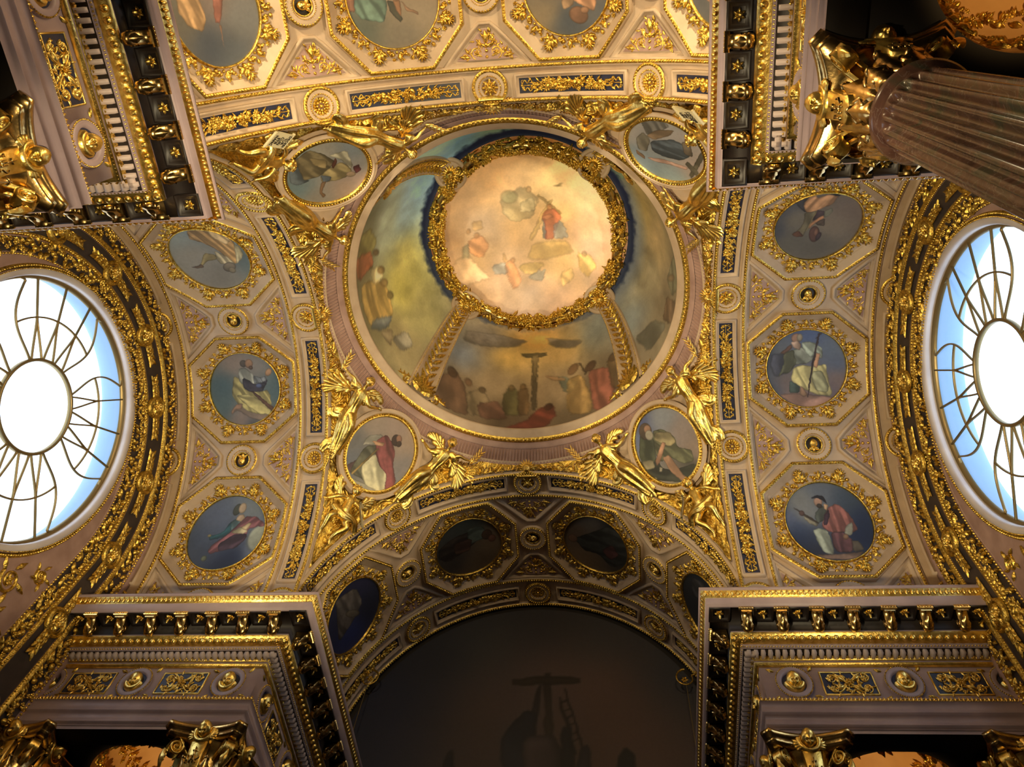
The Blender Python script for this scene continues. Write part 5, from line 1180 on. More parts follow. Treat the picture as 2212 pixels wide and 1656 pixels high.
def piers():
    e0 = entablature(); first = True
    NM = {0: 'front right', 1: 'front left', 2: 'back left', 3: 'back right'}
    LB = {0: 'gilt and mauve entablature with modillions and portrait frieze, at the photo bottom right',
          1: 'gilt and mauve entablature with modillions and portrait frieze, at the photo bottom left',
          2: 'gilt and mauve entablature with dark coffers, at the photo top left',
          3: 'gilt and mauve entablature with dark coffers, at the photo top right behind the fluted column'}
    for k, (sx, sy) in enumerate(((1, 1), (-1, 1), (-1, -1), (1, -1))):
        mw = Matrix.Translation((sx*CX, sy*CY, 0)) @ Matrix.Rotation(k*PI/2, 4, 'Z')
        if first: e = e0; e.matrix_world = mw; first = False
        else: e = copy_deep(e0, mw)
        props(e, LB[k], 'entablature', 'entablatures over the corner piers')
        # dark ceiling of the corner bay with a round opening
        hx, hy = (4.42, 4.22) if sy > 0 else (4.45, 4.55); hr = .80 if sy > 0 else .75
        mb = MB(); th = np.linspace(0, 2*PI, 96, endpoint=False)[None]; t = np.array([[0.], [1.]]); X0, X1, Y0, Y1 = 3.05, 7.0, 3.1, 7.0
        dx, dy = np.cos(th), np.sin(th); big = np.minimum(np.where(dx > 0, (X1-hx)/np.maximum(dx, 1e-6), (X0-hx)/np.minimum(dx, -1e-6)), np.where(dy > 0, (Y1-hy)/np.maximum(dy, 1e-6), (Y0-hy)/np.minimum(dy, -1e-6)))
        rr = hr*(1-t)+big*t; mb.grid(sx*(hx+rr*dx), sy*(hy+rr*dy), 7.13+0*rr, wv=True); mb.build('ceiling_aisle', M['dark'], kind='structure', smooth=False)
        mb = MB(); ph = np.linspace(0, PI/2, 14)[:, None]; mb.grid(sx*(hx+hr*np.cos(ph)*np.cos(th)), sy*(hy+hr*np.cos(ph)*np.sin(th)), 7.13+.75*np.sin(ph)+0*th, wv=True)
        mb.build('ceiling_cupola', M['tan'], kind='structure')
        rng = random.Random(30+k); cn = {0: 'bottom right', 1: 'bottom left', 2: 'top left', 3: 'top right'}[k]
        for q_, (v0, wd, lb) in enumerate(((.13, .20, 'lower'), (.52, .16, 'upper'))):
            g = MB(); Lr = 2*PI*hr; garland(g, [(x, 0) for x in np.linspace(0, Lr, 60)], wd, rng, .07, 1.6 if q_ == 0 else .9)
            P = np.vstack(g.V); az = P[:, 0]/hr; e_ = (v0+P[:, 1])/hr; r_ = (hr-P[:, 2]-.005)*np.cos(e_); mb = MB()
            mb.add(np.stack([sx*(hx+r_*np.cos(az)), sy*(hy+r_*np.sin(az)), 7.13+.75*(1-P[:, 2]/hr)*np.sin(e_)], 1), np.vstack(g.Q))
            o = mb.build('fruit_garland', M['gold']); props(o, '%s gilt fruit garland inside the small lit cupola at the photo %s' % (lb, cn), 'garland', 'garlands in the corner cupolas')
        lamp('cupola_lamp', 'SPOT', (sx*hx, sy*hy, 3.0), (sx*hx, sy*hy, 7.5), 420, (1, .62, .25), .08, 24)
piers()
# ------------------------------------------------------------ columns
def column_parts():
    sh, ca, lf, ab, hd, pq, tx, vo, bs = (MB() for _ in range(9))
    n = 20*10; th = np.linspace(0, 2*PI, n, endpoint=False)[None]; zz = np.concatenate([[1.15, 1.2, 1.25], np.linspace(1.4, 6.0, 14), [6.05, 6.09, 6.12, 6.15, 6.17, 6.19, 6.2, 6.24, 6.26]])[:, None]
    rad = .335-.06*((zz-1.15)/5.1)**1.6; f = np.clip(np.sin(th*20/2)**2*1.35-.22, 0, 1)**.6; dep = np.clip((6.19-zz)/.05, 0, 1)**.5*np.clip((zz-1.2)/.05, 0, 1)
    top = np.clip((6.255-zz)/.02, 0, 1); r = rad-.046*f*dep+.03*(1-top)
    sh.grid(r*np.cos(th), r*np.sin(th), zz+0*th, wv=True)
    revolve(ca, [(.275, 6.20), (.31, 6.245), (.325, 6.27), (.31, 6.295), (.28, 6.305), (.285, 6.32), (.265, 6.335)], 64)
    revolve(bs, [(.0, 1.3), (.33, 1.16), (.36, 1.12), (.36, 1.06), (.38, 1.02), (.42, .98), (.42, .93), (.40, .90)], 64)
    bs.add([(x*.45, y*.45, z) for z in (.0, .90) for x, y in ((1, 1), (-1, 1), (-1, -1), (1, -1))], [(0, 1, 5, 4), (1, 2, 6, 5), (2, 3, 7, 6), (3, 0, 4, 7), (4, 5, 6, 7)])
    bell = MB(); revolve(bell, [(.245, 6.32), (.25, 6.6), (.27, 6.8), (.33, 6.93), (.36, 6.95)], 48)
    # acanthus on a flaring cylinder
    def cyl(a0, z0, fl): return lambda P: (lambda a, rr: np.stack([rr*np.cos(a), rr*np.sin(a), z0+P[:, 1]], 1))(a0+P[:, 0]/.27, .255+P[:, 2]+fl*np.clip(P[:, 1]/.25, 0, 2)**2.2)
    for row, (z0, H_, nn, fl) in enumerate(((6.33, .24, 8, .055), (6.36, .40, 8, .022))):
        for i in range(nn):
            k = MB(); leaf(k, 0, 0, PI/2, H_, .20, .05, 4, .0, 1.1, 16, 7)
            for q in (-.6, .6): leaf(k, 0, H_*.3, PI/2+q, H_*.5, .09, .04, 2, .01, .6, 8)
            bead(k, 0, H_*.95, .03, .04, .03); P = cyl(2*PI*(i+.5*row)/nn, z0, fl)(np.vstack(k.V)); lf.add(P, np.vstack(k.Q))
    # abacus with concave sides
    m = 15; pts = []; tc = .84
    for q in range(4):
        a = q*PI/2; s = np.linspace(-tc, tc, m)
        for v in s: x, y = .41-.085*(1-(v/tc)**2), v*.41; pts.append((x*math.cos(a)-y*math.sin(a), x*math.sin(a)+y*math.cos(a)))
    Pp = np.array(pts); sc = 1.13
    for lv in range(1):
        prof = [(.70, 7.09), (1.06, 7.09), (1.08, 7.06), (1.03, 7.03), (.98, 7.02), (.99, 6.985), (.95, 6.96), (.6, 6.95)]
        ab.grid(np.array([[p[0]*s_ for p in Pp] for s_, z in prof])*sc, np.array([[p[1]*s_ for p in Pp] for s_, z in prof])*sc, np.array([[z]*len(Pp) for s_, z in prof]), wv=True)
    for q in range(4):
        a = q*PI/2; c, s_ = math.cos(a), math.sin(a)
        R_ = lambda P: np.stack([P[:, 0]*c-P[:, 1]*s_, P[:, 0]*s_+P[:, 1]*c, P[:, 2]], 1)
        F = lambda x0: (lambda P: R_(np.stack([x0+P[:, 2], P[:, 0], P[:, 1]], 1)))
        k = MB(); head(k, 0, 7.02, .088, 0, .0); pitch(k, 7.02, .02, .75); hd.add(F(.385)(np.vstack(k.V)), np.vstack(k.Q))
        k = MB(); sweep(k, circ(0, 7.01, .105, 20, -PI*1.08, PI*.08), [(-.03, 0), (-.02, .03), (.015, .035), (.03, 0)], dens=False)
        for w__ in (1, -1):
            for j in range(4): feather(k, w__*.06, 6.95, PI/2-w__*(.9+.35*j), .13-.01*j, .05, .02, .0)
        hd.add(F(.38)(np.vstack(k.V)), np.vstack(k.Q))
        # plaque
        k = MB(); pv = [(-.10, 6.90), (.10, 6.90), (.085, 6.72), (.10, 6.60), (.0, 6.56), (-.10, 6.60), (-.085, 6.72)]
        U = np.array([[p[0] for p in pv], [p[0] for p in pv], [p[0]*.9 for p in pv], [0]*7]); V = np.array([[p[1] for p in pv], [p[1] for p in pv], [(p[1]-6.74)*.93+6.74 for p in pv], [6.74]*7]); H = np.array([[-.05]*7, [.02]*7, [.03]*7, [.03]*7]); k.grid(U, V, H, wv=True)
        tilt = lambda P: F(.36)(np.stack([P[:, 0], P[:, 1], P[:, 2]+(P[:, 1]-6.9)*.12], 1)); pq.add(tilt(np.vstack(k.V)), np.vstack(k.Q))
        # I H S and a cross, as raised strokes
        k = MB()
        def bar(x0, y0, x1, y1, w_=.012):
            d = np.array([x1-x0, y1-y0]); d = d/np.hypot(*d); nn_ = np.array([-d[1], d[0]])*w_/2; a_ = np.array([x0, y0]); b_ = np.array([x1, y1])
            q4 = [a_-nn_, b_-nn_, b_+nn_, a_+nn_]; k.add([(p[0], p[1], h) for h in (.025, .045) for p in q4], [(4, 5, 6, 7), (0, 1, 5, 4), (1, 2, 6, 5), (2, 3, 7, 6), (3, 0, 4, 7)])
        bar(-.062, 6.66, -.062, 6.74); bar(-.075, 6.66, -.049, 6.66, .006); bar(-.075, 6.74, -.049, 6.74, .006)
        bar(-.025, 6.66, -.025, 6.74); bar(.015, 6.66, .015, 6.74); bar(-.025, 6.70, .015, 6.70, .010); bar(-.005, 6.70, -.005, 6.83, .010); bar(-.03, 6.79, .02, 6.79, .010)
        tt = np.linspace(0, 1, 14); tube(k, np.stack([.052+.018*np.sin(tt*2*PI), 6.74-.08*tt], 1), .012, .02, .027)
        tx.add(tilt(np.vstack(k.V)), np.vstack(k.Q))
        # volutes on the diagonals
        a = q*PI/2+PI/4; c, s_ = math.cos(a), math.sin(a)
        for sd in (1, -1):
            k = MB(); scroll(k, 0, 0, .085, PI/2, 2.2, .040, .03, sd*0+1, 44, 0, .12); bead(k, 0, 0, .018, .03)
            tt = np.linspace(0, 1, 14); tube(k, np.stack([-.26+.26*tt, -.20+.285*tt**.6], 1), .04, .03)
            P = np.vstack(k.V); vo.add(np.stack([(.44+P[:, 0])*c-(sd*(.035+P[:, 2]))*s_, (.44+P[:, 0])*s_+(sd*(.035+P[:, 2]))*c, 6.865+P[:, 1]], 1), np.vstack(k.Q))
        U = np.linspace(0, 2*PI, 24, endpoint=False); vo.grid(np.array([[(.44+.088*math.cos(u))*c-w_*s_ for u in U] for w_ in (-.05, -.03, .03, .05)]), np.array([[(.44+.088*math.cos(u))*s_+w_*c for u in U] for w_ in (-.05, -.03, .03, .05)]), np.array([[6.865+.088*math.sin(u) for u in U] for w_ in range(4)]), wv=True)
        k = MB()
        for j in range(5): bead(k, 0, -.11+.045*j, .02+.006*(j % 2), .03, 0)
        leaf(k, 0, -.2, PI/2, .2, .1, .05, 2)
        vo.add((lambda P: np.stack([(.50+P[:, 2]-.1*np.abs(P[:, 1]))*c-P[:, 0]*s_, (.50+P[:, 2]-.1*np.abs(P[:, 1]))*s_+P[:, 0]*c, 6.82+P[:, 1]], 1))(np.vstack(k.V)), np.vstack(k.Q))
    return sh, ca, bell, lf, ab, hd, pq, tx, vo, bs
def columns():
    sh, ca, bell, lf, ab, hd, pq, tx, vo, bs = column_parts(); e = empty('fluted_column', Matrix())
    part(bs, 'pedestal', M['marble'], e, smooth=False); part(sh, 'shaft', M['marble'], e); part(ca, 'astragal', M['marble'], e)
    part(bell, 'bell', M['bronze'], e); part(lf, 'acanthus_leaves', M['bronze'], e); part(ab, 'abacus', M['bronze'], e, smooth=False)
    part(vo, 'volutes', M['gold2'], e); part(hd, 'cherub_heads', M['gold2'], e); part(pq, 'plaques', M['gold2'], e, smooth=False); part(tx, 'lettering', M['bronze'], e, smooth=False)
    POS = [((3.42, -3.57), 'big red-green fluted marble column with gilt capital at the photo top right'),
           ((-3.42, -3.57), 'column whose gilt capital juts in at the photo upper left edge'),
           ((3.42, 3.5), 'column with gilt cherub capital at the photo bottom right, under the entablature'),
           ((-3.36, 3.42), 'column with gilt cherub capital at the photo bottom left, under the entablature'),
           ((5.72, 3.5), 'column with dark capital at the lower right photo edge'), ((-5.72, 3.42), 'column with dark capital at the lower left photo edge')]
    for i, ((x, y), lb) in enumerate(POS):
        mw = Matrix.Translation((x, y, 0)); c = e if i == 0 else copy_thing(e, mw)
        c.matrix_world = mw; props(c, lb, 'column', 'columns with gilt capitals')
columns()
# ------------------------------------------------------------ lunette walls with round windows
WZ, WR, WX = 9.37, 1.74, 6.0
def lmap(P): return np.stack([WX-P[:, 2], P[:, 0], P[:, 1]], 1)
def arch_path(r, zc, z0, n=60):
    a = np.linspace(PI, 0, n); A_ = np.stack([r*np.cos(a), zc+r*np.sin(a)], 1)
    return np.vstack([[(-r, z0)], [(-r, (z0+zc)/2)], A_, [(r, (z0+zc)/2)], [(r, z0)]])
def lunettes():
    B = 9.00; Z0 = 7.0
    # wall with a round hole
    mb = MB(); th = np.linspace(0, 2*PI, 220, endpoint=False); out = []
    for t in th:
        d = 0; c, s = math.cos(t), math.sin(t)
        lo, hi = 0, 6
        for _ in range(40):
            m = (lo+hi)/2; y, z = m*c, WZ+m*s
            ok = abs(y) < 3.3 and z > 6.6 and (z < ZS or y*y+(z-ZS)**2 < (R+.03)**2)
            lo, hi = (m, hi) if ok else (lo, m)
        out.append(lo)
    out = np.array(out)[None]; k = np.linspace(0, 1, 6)[:, None]; rr = WR+(out-WR)*k; mb.grid(rr*np.cos(th)[None], WZ+rr*np.sin(th)[None], 0*rr, wv=True)
    sides = (('right', 1), ('left', 2))
    for arm, n in sides: mb.build('wall_%s' % arm, M['pink'], bend=lmap, mw=Matrix.Rotation(ARM[arm], 4, 'Z'), kind='structure')
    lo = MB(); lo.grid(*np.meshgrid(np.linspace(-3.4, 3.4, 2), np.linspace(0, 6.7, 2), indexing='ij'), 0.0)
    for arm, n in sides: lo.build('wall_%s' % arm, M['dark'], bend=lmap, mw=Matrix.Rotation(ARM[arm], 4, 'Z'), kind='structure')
    # window: reveal, bright well, glass, tracery
    rv = MB(); t2 = np.linspace(0, 2*PI, 96, endpoint=False)[None]
    pr = np.array([(WR+.09, .03), (WR+.08, .05), (WR+.01, .03), (WR, 0), (WR-.0, -.10), (WR+.0, -.12)]); rv.grid(pr[:, 0][:, None]*np.cos(t2), WZ+pr[:, 0][:, None]*np.sin(t2), pr[:, 1][:, None]+0*t2, wv=True)
    wl = MB(); pr = np.array([(WR+.28*(1-math.cos(q)), -.12-.5*math.sin(q)) for q in np.linspace(0, PI/2, 12)]); wl.grid(pr[:, 0][:, None]*np.cos(t2), WZ+pr[:, 0][:, None]*np.sin(t2)+0*t2, pr[:, 1][:, None]+0*t2, wv=True)
    gl = MB(); rr = np.linspace(0.01, WR, 4)[:, None]; gl.grid(rr*np.cos(t2), WZ+rr*np.sin(t2), -.11+0*rr*t2, wv=True)
    fr = MB(); HR = .62
    bar = [(-.018, 0), (-.012, .028), (.012, .028), (.018, 0)]
    H0 = lambda mb_, P, w_=1.0: sweep(mb_, P, [(a*w_, b) for a, b in [(-.018, -.012), (-.018, .012), (0, .02), (.018, .012), (.018, -.012)]], d=.06)
    hub = MB(); sweep(hub, circ(0, 0, HR, 64), [(-.02, -.03), (-.022, .02), (0, .04), (.022, .02), (.02, -.03)], True, dens=False)
    rim = MB(); sweep(rim, circ(0, 0, WR-.02, 96), [(-.03, -.03), (-.03, .03), (.0, .045), (.02, -.03)], True, dens=False)
    def pol(r, a): a = np.radians(a); return np.stack([r*np.cos(a), r*np.sin(a)], 1)
    spk, cur = [], []
    for c in (45, 135, 225, 315):
        for o in (-17.5, 0, 17.5):
            for s in (1, -1):
                t = np.linspace(0, 1, 12); k = MB(); H0(k, pol(HR+(WR-HR-.02)*t, c+o*(1.06-.04*t)+s*8.0*np.clip(1-t*1.9, 0, 1)**1.6), .62); spk.append(k)
        for s in (1, -1):
            t = np.linspace(0, 1, 26); r = HR+(WR-.10-HR)*t; a = c+s*(28.7+(26.0-28.7)*t**2+7.6*np.sin(np.clip(t, 0, 1)*PI)**1.1)
            r2 = r+.0; k = MB(); P = pol(r2, a); hook = pol(np.array([WR-.07, WR-.045, WR-.02]), c+s*np.array([25.2, 25.6, 28.0])); H0(k, np.vstack([P, hook]), .62); cur.append(k)
        t = np.linspace(-35.5, 35.5, 24); k = MB(); H0(k, pol(1.20-.04*(np.abs(t)/34)**2, c+t), .62); cur.append(k)
    lift = lambda P: np.stack([WX+.10-P[:, 2], P[:, 0], WZ+P[:, 1]], 1)
    first = {}
    for arm, n in sides:
        mw = Matrix.Rotation(ARM[arm], 4, 'Z')
        w_ = empty('window_%d' % n, mw); w_['kind'] = 'structure'
        for nm, mbx, m, f in (('reveal', rv, M['white'], lmap), ('light_well', wl, M['sky'], lmap), ('glass', gl, M['glass'], lmap), ('hub_ring', hub, M['iron'], lift), ('rim', rim, M['iron'], lift)):
            part(mbx, nm, m, w_, f)
        for k in spk: part(k, 'glazing_bar', M['iron'], w_, lift)
        for k in cur: part(k, 'curved_bar', M['iron'], w_, lift)
    # mouldings that follow the arch
    st, gd = MB(), MB()
    sweep(st, arch_path(2.6, B, Z0), [(.62, .02), (.60, .18), (.50, .18), (.45, .155), (.22, .13), (.19, .10), (.17, .12), (-.19, .08), (-.21, .03), (-.23, .06), (-.44, .02), (-.46, .0)], d=.1)
    for r, h, rad in ((3.07, .16, .02), (2.80, .14, .018), (2.765, .14, .014), (2.40, .07, .02), (2.145, .035, .018)):
        beads(gd, arch_path(r, B, Z0), .045 if rad > .015 else .034, rad, rad*1.1, h, ns=6)
    sweep(gd, arch_path(2.41, B, Z0), [(-.03, .05), (0, .09), (.03, .08)], d=.1); sweep(gd, arch_path(2.79, B, Z0), [(-.03, .13), (0, .18), (.03, .17)], d=.1)
    cc = circ(0, WZ, WR+.13, 110); beads(gd, cc, .04, .018, .022, .03, True); beads(gd, circ(0, WZ, WR+.09, 110), .03, .010, .014, .045, True, ns=5); sweep(gd, circ(0, WZ, WR+.13, 96), [(-.03, .0), (0, .03), (.03, .0)], True, dens=False)
    bk = MB(); sweep(bk, arch_path(2.6, B, Z0), [(.43, .162), (.24, .142)], d=.1); sweep(bk, arch_path(2.6, B, Z0), [(.15, .124), (-.17, .088)], d=.1); sweep(bk, arch_path(2.6, B, Z0), [(-.24, .062), (-.43, .026)], d=.1)
    rng = random.Random(77); fo, fi = MB(), MB()
    garland(fo, arch_path(2.94, B, Z0), .19, rng, .06, 1.3, .14); garland(fi, arch_path(2.265, B, Z0), .19, rng, .07, 1.5, .03)
    lv = MB()
    def arc_pt(s):  # s: degrees of arc from crown along r=2.74, legs continue straight down
        r = 2.575; L = math.radians(s)*r; q = PI/2*r
        if abs(L) <= q: a = PI/2-L/r; return r*math.cos(a), B+r*math.sin(a), a-PI/2
        sg = 1 if L > 0 else -1; return sg*r, B-(abs(L)-q), -sg*PI/2
    for i in range(-9, 9):
        s = (i+.5)*13.5; 
        for dd in (-4.2, -2.1, 0, 2.1, 4.2):
            x, y, a = arc_pt(s+dd+(2.2 if i % 2 else -2.2))
            for q in (0.5, -.5, PI-.5, PI+.5): leaf(lv, x, y, a+q, .16, .075, .035, 2, .10, .5, 7)
            fruit(lv, x, y, .03, rng, .12); fruit(lv, x+.09*math.cos(a), y+.09*math.sin(a), .024, rng, .11); fruit(lv, x-.09*math.cos(a), y-.09*math.sin(a), .024, rng, .11)
    # spandrel leaves below the circle
    for s in (1, -1):
        for (x, y, r) in ((1.62, 7.95, .16), (1.85, 7.5, .14), (1.3, 7.4, .15), (1.95, 8.35, .10), (.8, 7.25, .12), (1.9, 11.0, .0)):
            if r: 
                scroll(lv, s*x, y, r, 0, 1.6, .045, .04, s); rosette(lv, s*x, y, r*.5, 6, .03, 0, 1, .3)
                for q in range(5): leaf(lv, s*x+r*.9*math.cos(q*1.3), y+r*.9*math.sin(q*1.3), q*1.3+.6, r*1.1, r*.5, .035, 2, .0, .5, 8)
    med = []
    mr, mh = MB(), MB()
    sweep(mr, circ(0, 0, .155, 36, ry=.175), [(-.03, .0), (-.025, .04), (0, .06), (.03, .04), (.04, 0)], True, dens=False); sweep(mr, circ(0, 0, .11, 32, ry=.13), [(-.012, 0), (0, .04), (.012, 0)], True, dens=False)
    rosette(mh, 0, 0, .105, 5, .06, .01, 2, .45); rosette(mh, .01, .01, .055, 5, .06, .05, 1, .5)
    fm = None
    for arm, n in sides:
        mw = Matrix.Rotation(ARM[arm], 4, 'Z')
        e = empty('window_arch', mw); props(e, 'wide gilt arch of fruit bands and medallions framing the round %s window' % arm, 'arch moulding', 'gilt arches round the windows')
        for nm, mbx, m in (('stone_bands', st, M['pink']), ('grounds', bk, M['umber']), ('gilt_beads', gd, M['gold']), ('outer_garland', fo, M['gold']), ('inner_garland', fi, M['gold']), ('leafwork', lv, M['gold'])):
            if nm in first: c = first[nm].copy(); COL.objects.link(c); c.parent = e
            else: first[nm] = part(mbx, nm, m, e, lmap)
        for k in range(-5, 6):
            x, y, a = arc_pt(k*27)
            f = mw @ Matrix(((0, 0, -1, WX-.10), (1, 0, 0, x), (0, 1, 0, y), (0, 0, 0, 1))) @ Matrix.Rotation(a, 4, 'Z')
            if fm is None:
                fm = empty('flower_medallion', f); part(mr, 'ring', M['gold'], fm); part(mh, 'flower', M['gold2'], fm); o = fm; fm['category'] = 'medallion'
            else: o = copy_thing(fm, f)
            hi = abs(k) < 1; sd = ('entrance side', 'altar side')[(k > 0) == (arm == 'right')]
            props(o, 'gilt flower medallion %s, %s window arch' % ('at the crown' if k == 0 else ['', 'first', 'second', 'third', 'fourth', 'fifth'][abs(k)]+' from the crown, '+sd, arm), 'medallion', 'flower medallions on the window arches')
lunettes()
# ------------------------------------------------------------ altar wall
def altar():
    n = 200; m = 120; r = np.linspace(0.0, 1, m)[:, None]
    # half disc on top of a rectangle, on a (x,z) grid
    xs = np.linspace(-3.06, 3.06, 220); zs = np.linspace(0, 1, 190)
    X = np.tile(xs[:, None], (1, 190)); top = ZS+np.sqrt(np.maximum(3.06**2-X**2, 0)); Z = 7.0+(top-7.0)*zs[None]
    bg, sh = PIC['canvas']; c = np.clip(paint(X/3.1, (Z-8.83)/3.1, bg, sh, 3, .012)*1.3, 0, 1)
    mb = MB(); mb.grid(X, 6.22+0*X, Z, col=c); o = mb.build('altar_canvas', M['paint']); props(o, 'huge dark arched painting of a cross with ladder and mourners on the altar wall', 'painting')
    mb = MB(); mb.grid(np.array([[-3.4, -3.4], [3.4, 3.4]]), np.array([[6.27, 6.27], [6.27, 6.27]]), np.array([[0, 12.3], [0, 12.3]])); mb.build('wall_altar', M['dark'], kind='structure')
    # curled lamp brackets either side of the canvas
    br, ch, b0 = MB(), MB(), None
    def tube3(mb_, P, r):
        P = np.array(P, float); d = np.gradient(P, axis=0); d /= np.linalg.norm(d, axis=1)[:, None]; up = np.array([0, 1., .01]); a = np.cross(d, up); a /= np.linalg.norm(a, axis=1)[:, None]; b = np.cross(d, a)
        th = np.linspace(0, 2*PI, 8, endpoint=False); rr = np.array(r)*np.ones(len(P)); V = P[:, None]+rr[:, None, None]*(np.cos(th)[None, :, None]*a[:, None]+np.sin(th)[None, :, None]*b[:, None])
        mb_.grid(V[..., 0], V[..., 1], V[..., 2], wv=True)
    t = np.linspace(0, 1, 30); a = t*1.6*2*PI*.9+PI/2; q = .16*(1-.45*t)
    arm = [(-.65+.5*k, 0, .05+.10*math.sin(k*3)) for k in np.linspace(0, 1.1, 10)]
    cur = [(-.03+.16*(1-.3*k)*math.cos(PI/2-k*5.0)+.03, 0, .0+.16*(1-.3*k)*math.sin(PI/2-k*5.0)) for k in np.linspace(0, 1, 26)]
    tube3(br, arm, .018); tube3(br, cur, np.linspace(.018, .010, 26))
    for i in range(7):
        k = MB(); leaf(k, 0, 0, .5 if i % 2 else -.5, .12, .045, .02, 1); P = np.vstack(k.V); br.add(np.stack([-.6+.07*i+P[:, 0], -P[:, 2], .08+P[:, 1]], 1), np.vstack(k.Q))
    k = MB(); rosette(k, 0, 0, .06, 6, .03); P = np.vstack(k.V); br.add(np.stack([P[:, 0]+.02, -P[:, 2], P[:, 1]-.03], 1), np.vstack(k.Q)); tube3(ch, [(.0, 0, -.06), (0, 0, -1.2), (0.0, 0, -3.3)], .006)
    for s, lb in ((-1, 'small gilt curled lamp bracket at the left edge of the dark canvas'), (1, 'small gilt curled lamp bracket at the right edge of the dark canvas')):
        mw = Matrix.Translation((s*2.55 if s > 0 else -2.81, 6.0, 10.2)) @ (Matrix.Rotation(PI, 4, 'Z') if s > 0 else Matrix())
        if b0 is None: b0 = empty('lamp_bracket', mw); part(br, 'curled_arm', M['gold'], b0); part(ch, 'chain', M['iron'], b0); o = b0
        else: o = copy_thing(b0, mw)
        props(o, lb, 'lamp bracket', 'lamp brackets by the canvas')
altar()
# ------------------------------------------------------------ pendentives: roundels, angels, putti
RP = math.hypot(A, R)
def P3(d, el, h, az0=45.0):
    a = np.radians(az0+np.asarray(d, float)); e = np.radians(np.asarray(el, float)); r = RP-np.asarray(h, float)
    return np.stack([r*np.cos(e)*np.cos(a), r*np.cos(e)*np.sin(a), ZS+r*np.sin(e)], -1)
def fr3(d, el, h, ang=0.0):
    p = P3(d, el, h); a = math.radians(45+d); e = math.radians(el)
    n = -np.array([math.cos(e)*math.cos(a), math.cos(e)*math.sin(a), math.sin(e)]); eu = np.array([-math.sin(a), math.cos(a), 0]); ev = np.cross(n, eu)
    c, s = math.cos(ang), math.sin(ang); return p, c*eu+s*ev, -s*eu+c*ev, n
def put(dst, src, d, el, h, ang=0.0, mir=1):
    p, x, y, n = fr3(d, el, h, 0); c_, s_ = math.cos(ang), math.sin(ang); x, y = c_*x-s_*y, -s_*x-c_*y; P = np.vstack(src.V); dst.add(p+P[:, :1]*x+P[:, 1:2]*y+P[:, 2:3]*n, np.vstack(src.Q))
def smoothpts(N, n):
    N = np.array(N, float); t = np.linspace(0, len(N)-1, n); i = np.clip(t.astype(int), 0, len(N)-2); f = (t-i)[:, None]
    g = lambda k: N[np.clip(k, 0, len(N)-1)]
    a, b, c, d = g(i-1), g(i), g(i+1), g(i+2); return .5*((2*b)+(-a+c)*f+(2*a-5*b+4*c-d)*f*f+(-a+3*b-3*c+d)*f**3)
def loft(dst, nodes, n=40, m=28, fold=0.0, nf=7, tw=2.0, ph=0.0):
    # nodes: (delta, el, h, across, depth)
    S = smoothpts(nodes, n); C3 = P3(S[:, 0], S[:, 1], S[:, 2]); T = np.gradient(C3, axis=0); T /= np.linalg.norm(T, axis=1)[:, None]
    N = np.array([fr3(s[0], s[1], 0)[3] for s in S]); X = np.cross(T, N); X /= np.linalg.norm(X, axis=1)[:, None]; N = np.cross(X, T)
    th = np.linspace(0, 2*PI, m, endpoint=False); s = np.linspace(0, 1, n)[:, None]
    k = 1+fold*(np.sin(nf*th+tw*s*3+ph)*.7+.4*np.sin((nf*2+1)*th-tw*4*s+ph*2))*np.clip(s*3, 0, 1)
    a = S[:, 3][:, None]*k; b = S[:, 4][:, None]*k
    V = C3[:, None]+(a*np.cos(th))[..., None]*X[:, None]+(b*np.sin(th))[..., None]*N[:, None]
    dst.grid(V[..., 0], V[..., 1], V[..., 2], wv=True)
    for e in (0, -1): dst.add(np.vstack([V[e], C3[e][None]]), [(i, (i+1) % m, m, m) for i in range(m)])
def ball(dst, d, el, h, a, b=None, c=None, ang=0.0):
    th = np.linspace(0, 2*PI, 16, endpoint=False)[None]; ph = np.linspace(.01, PI-.01, 10)[:, None]; k = MB()
    k.grid(a*np.sin(ph)*np.cos(th), (b or a)*np.sin(ph)*np.sin(th), (c or a)*np.cos(ph)+0*th, wv=True); put(dst, k, d, el, h, ang)
def hand(dst, d, el, h, ang, s=1.0):
    # palm and five fingers pointing along +y of the local frame
    k = MB(); th = np.linspace(0, 2*PI, 10, endpoint=False)[None]; t = np.linspace(0, 1, 6)[:, None]
    w_ = (.018+.010*np.sin(t*PI*.7))*s; k.grid(w_*np.cos(th), t*.055*s+0*th, .010*s*np.sin(th)+0*t, wv=True)
    for i, (x, l, a) in enumerate(((-.020, .038, .18), (-.007, .046, .05), (.006, .044, -.06), (.018, .036, -.2), (.022, .034, -.95))):
        y0 = .05 if i < 4 else .018; tt = np.linspace(0, 1, 6)[:, None]; r = (.0078-.003*tt)*s
        cx = (x+math.sin(-a)*l*tt)*s; cy = (y0+math.cos(a)*l*tt)*s; cz = -.014*s*tt**2*1.0
        k.grid(cx+r*np.cos(th), cy+0*th, cz+r*np.sin(th), wv=True)
        bead(k, float(cx[-1, 0]), float(cy[-1, 0]), .005*s, None, float(cz[-1, 0]))
    put(dst, k, d, el, h, ang)
def foot(dst, d, el, h, ang, s=1.0):
    k = MB(); th = np.linspace(0, 2*PI, 12, endpoint=False)[None]; t = np.linspace(0, 1, 9)[:, None]
    w_ = (.020+.014*np.sin(t*PI*.75))*s*np.clip((1.02-t)*6, 0, 1)**.5; hh = (.030-.020*t)*s
    k.grid(w_*np.cos(th), t*.13*s+0*th, hh*np.sin(th), wv=True)
    for i in range(5): bead(k, (-.020+.010*i)*s, (.128-.004*abs(i-1))*s, .008*s, .010*s, -.003)
    put(dst, k, d, el, h, ang)
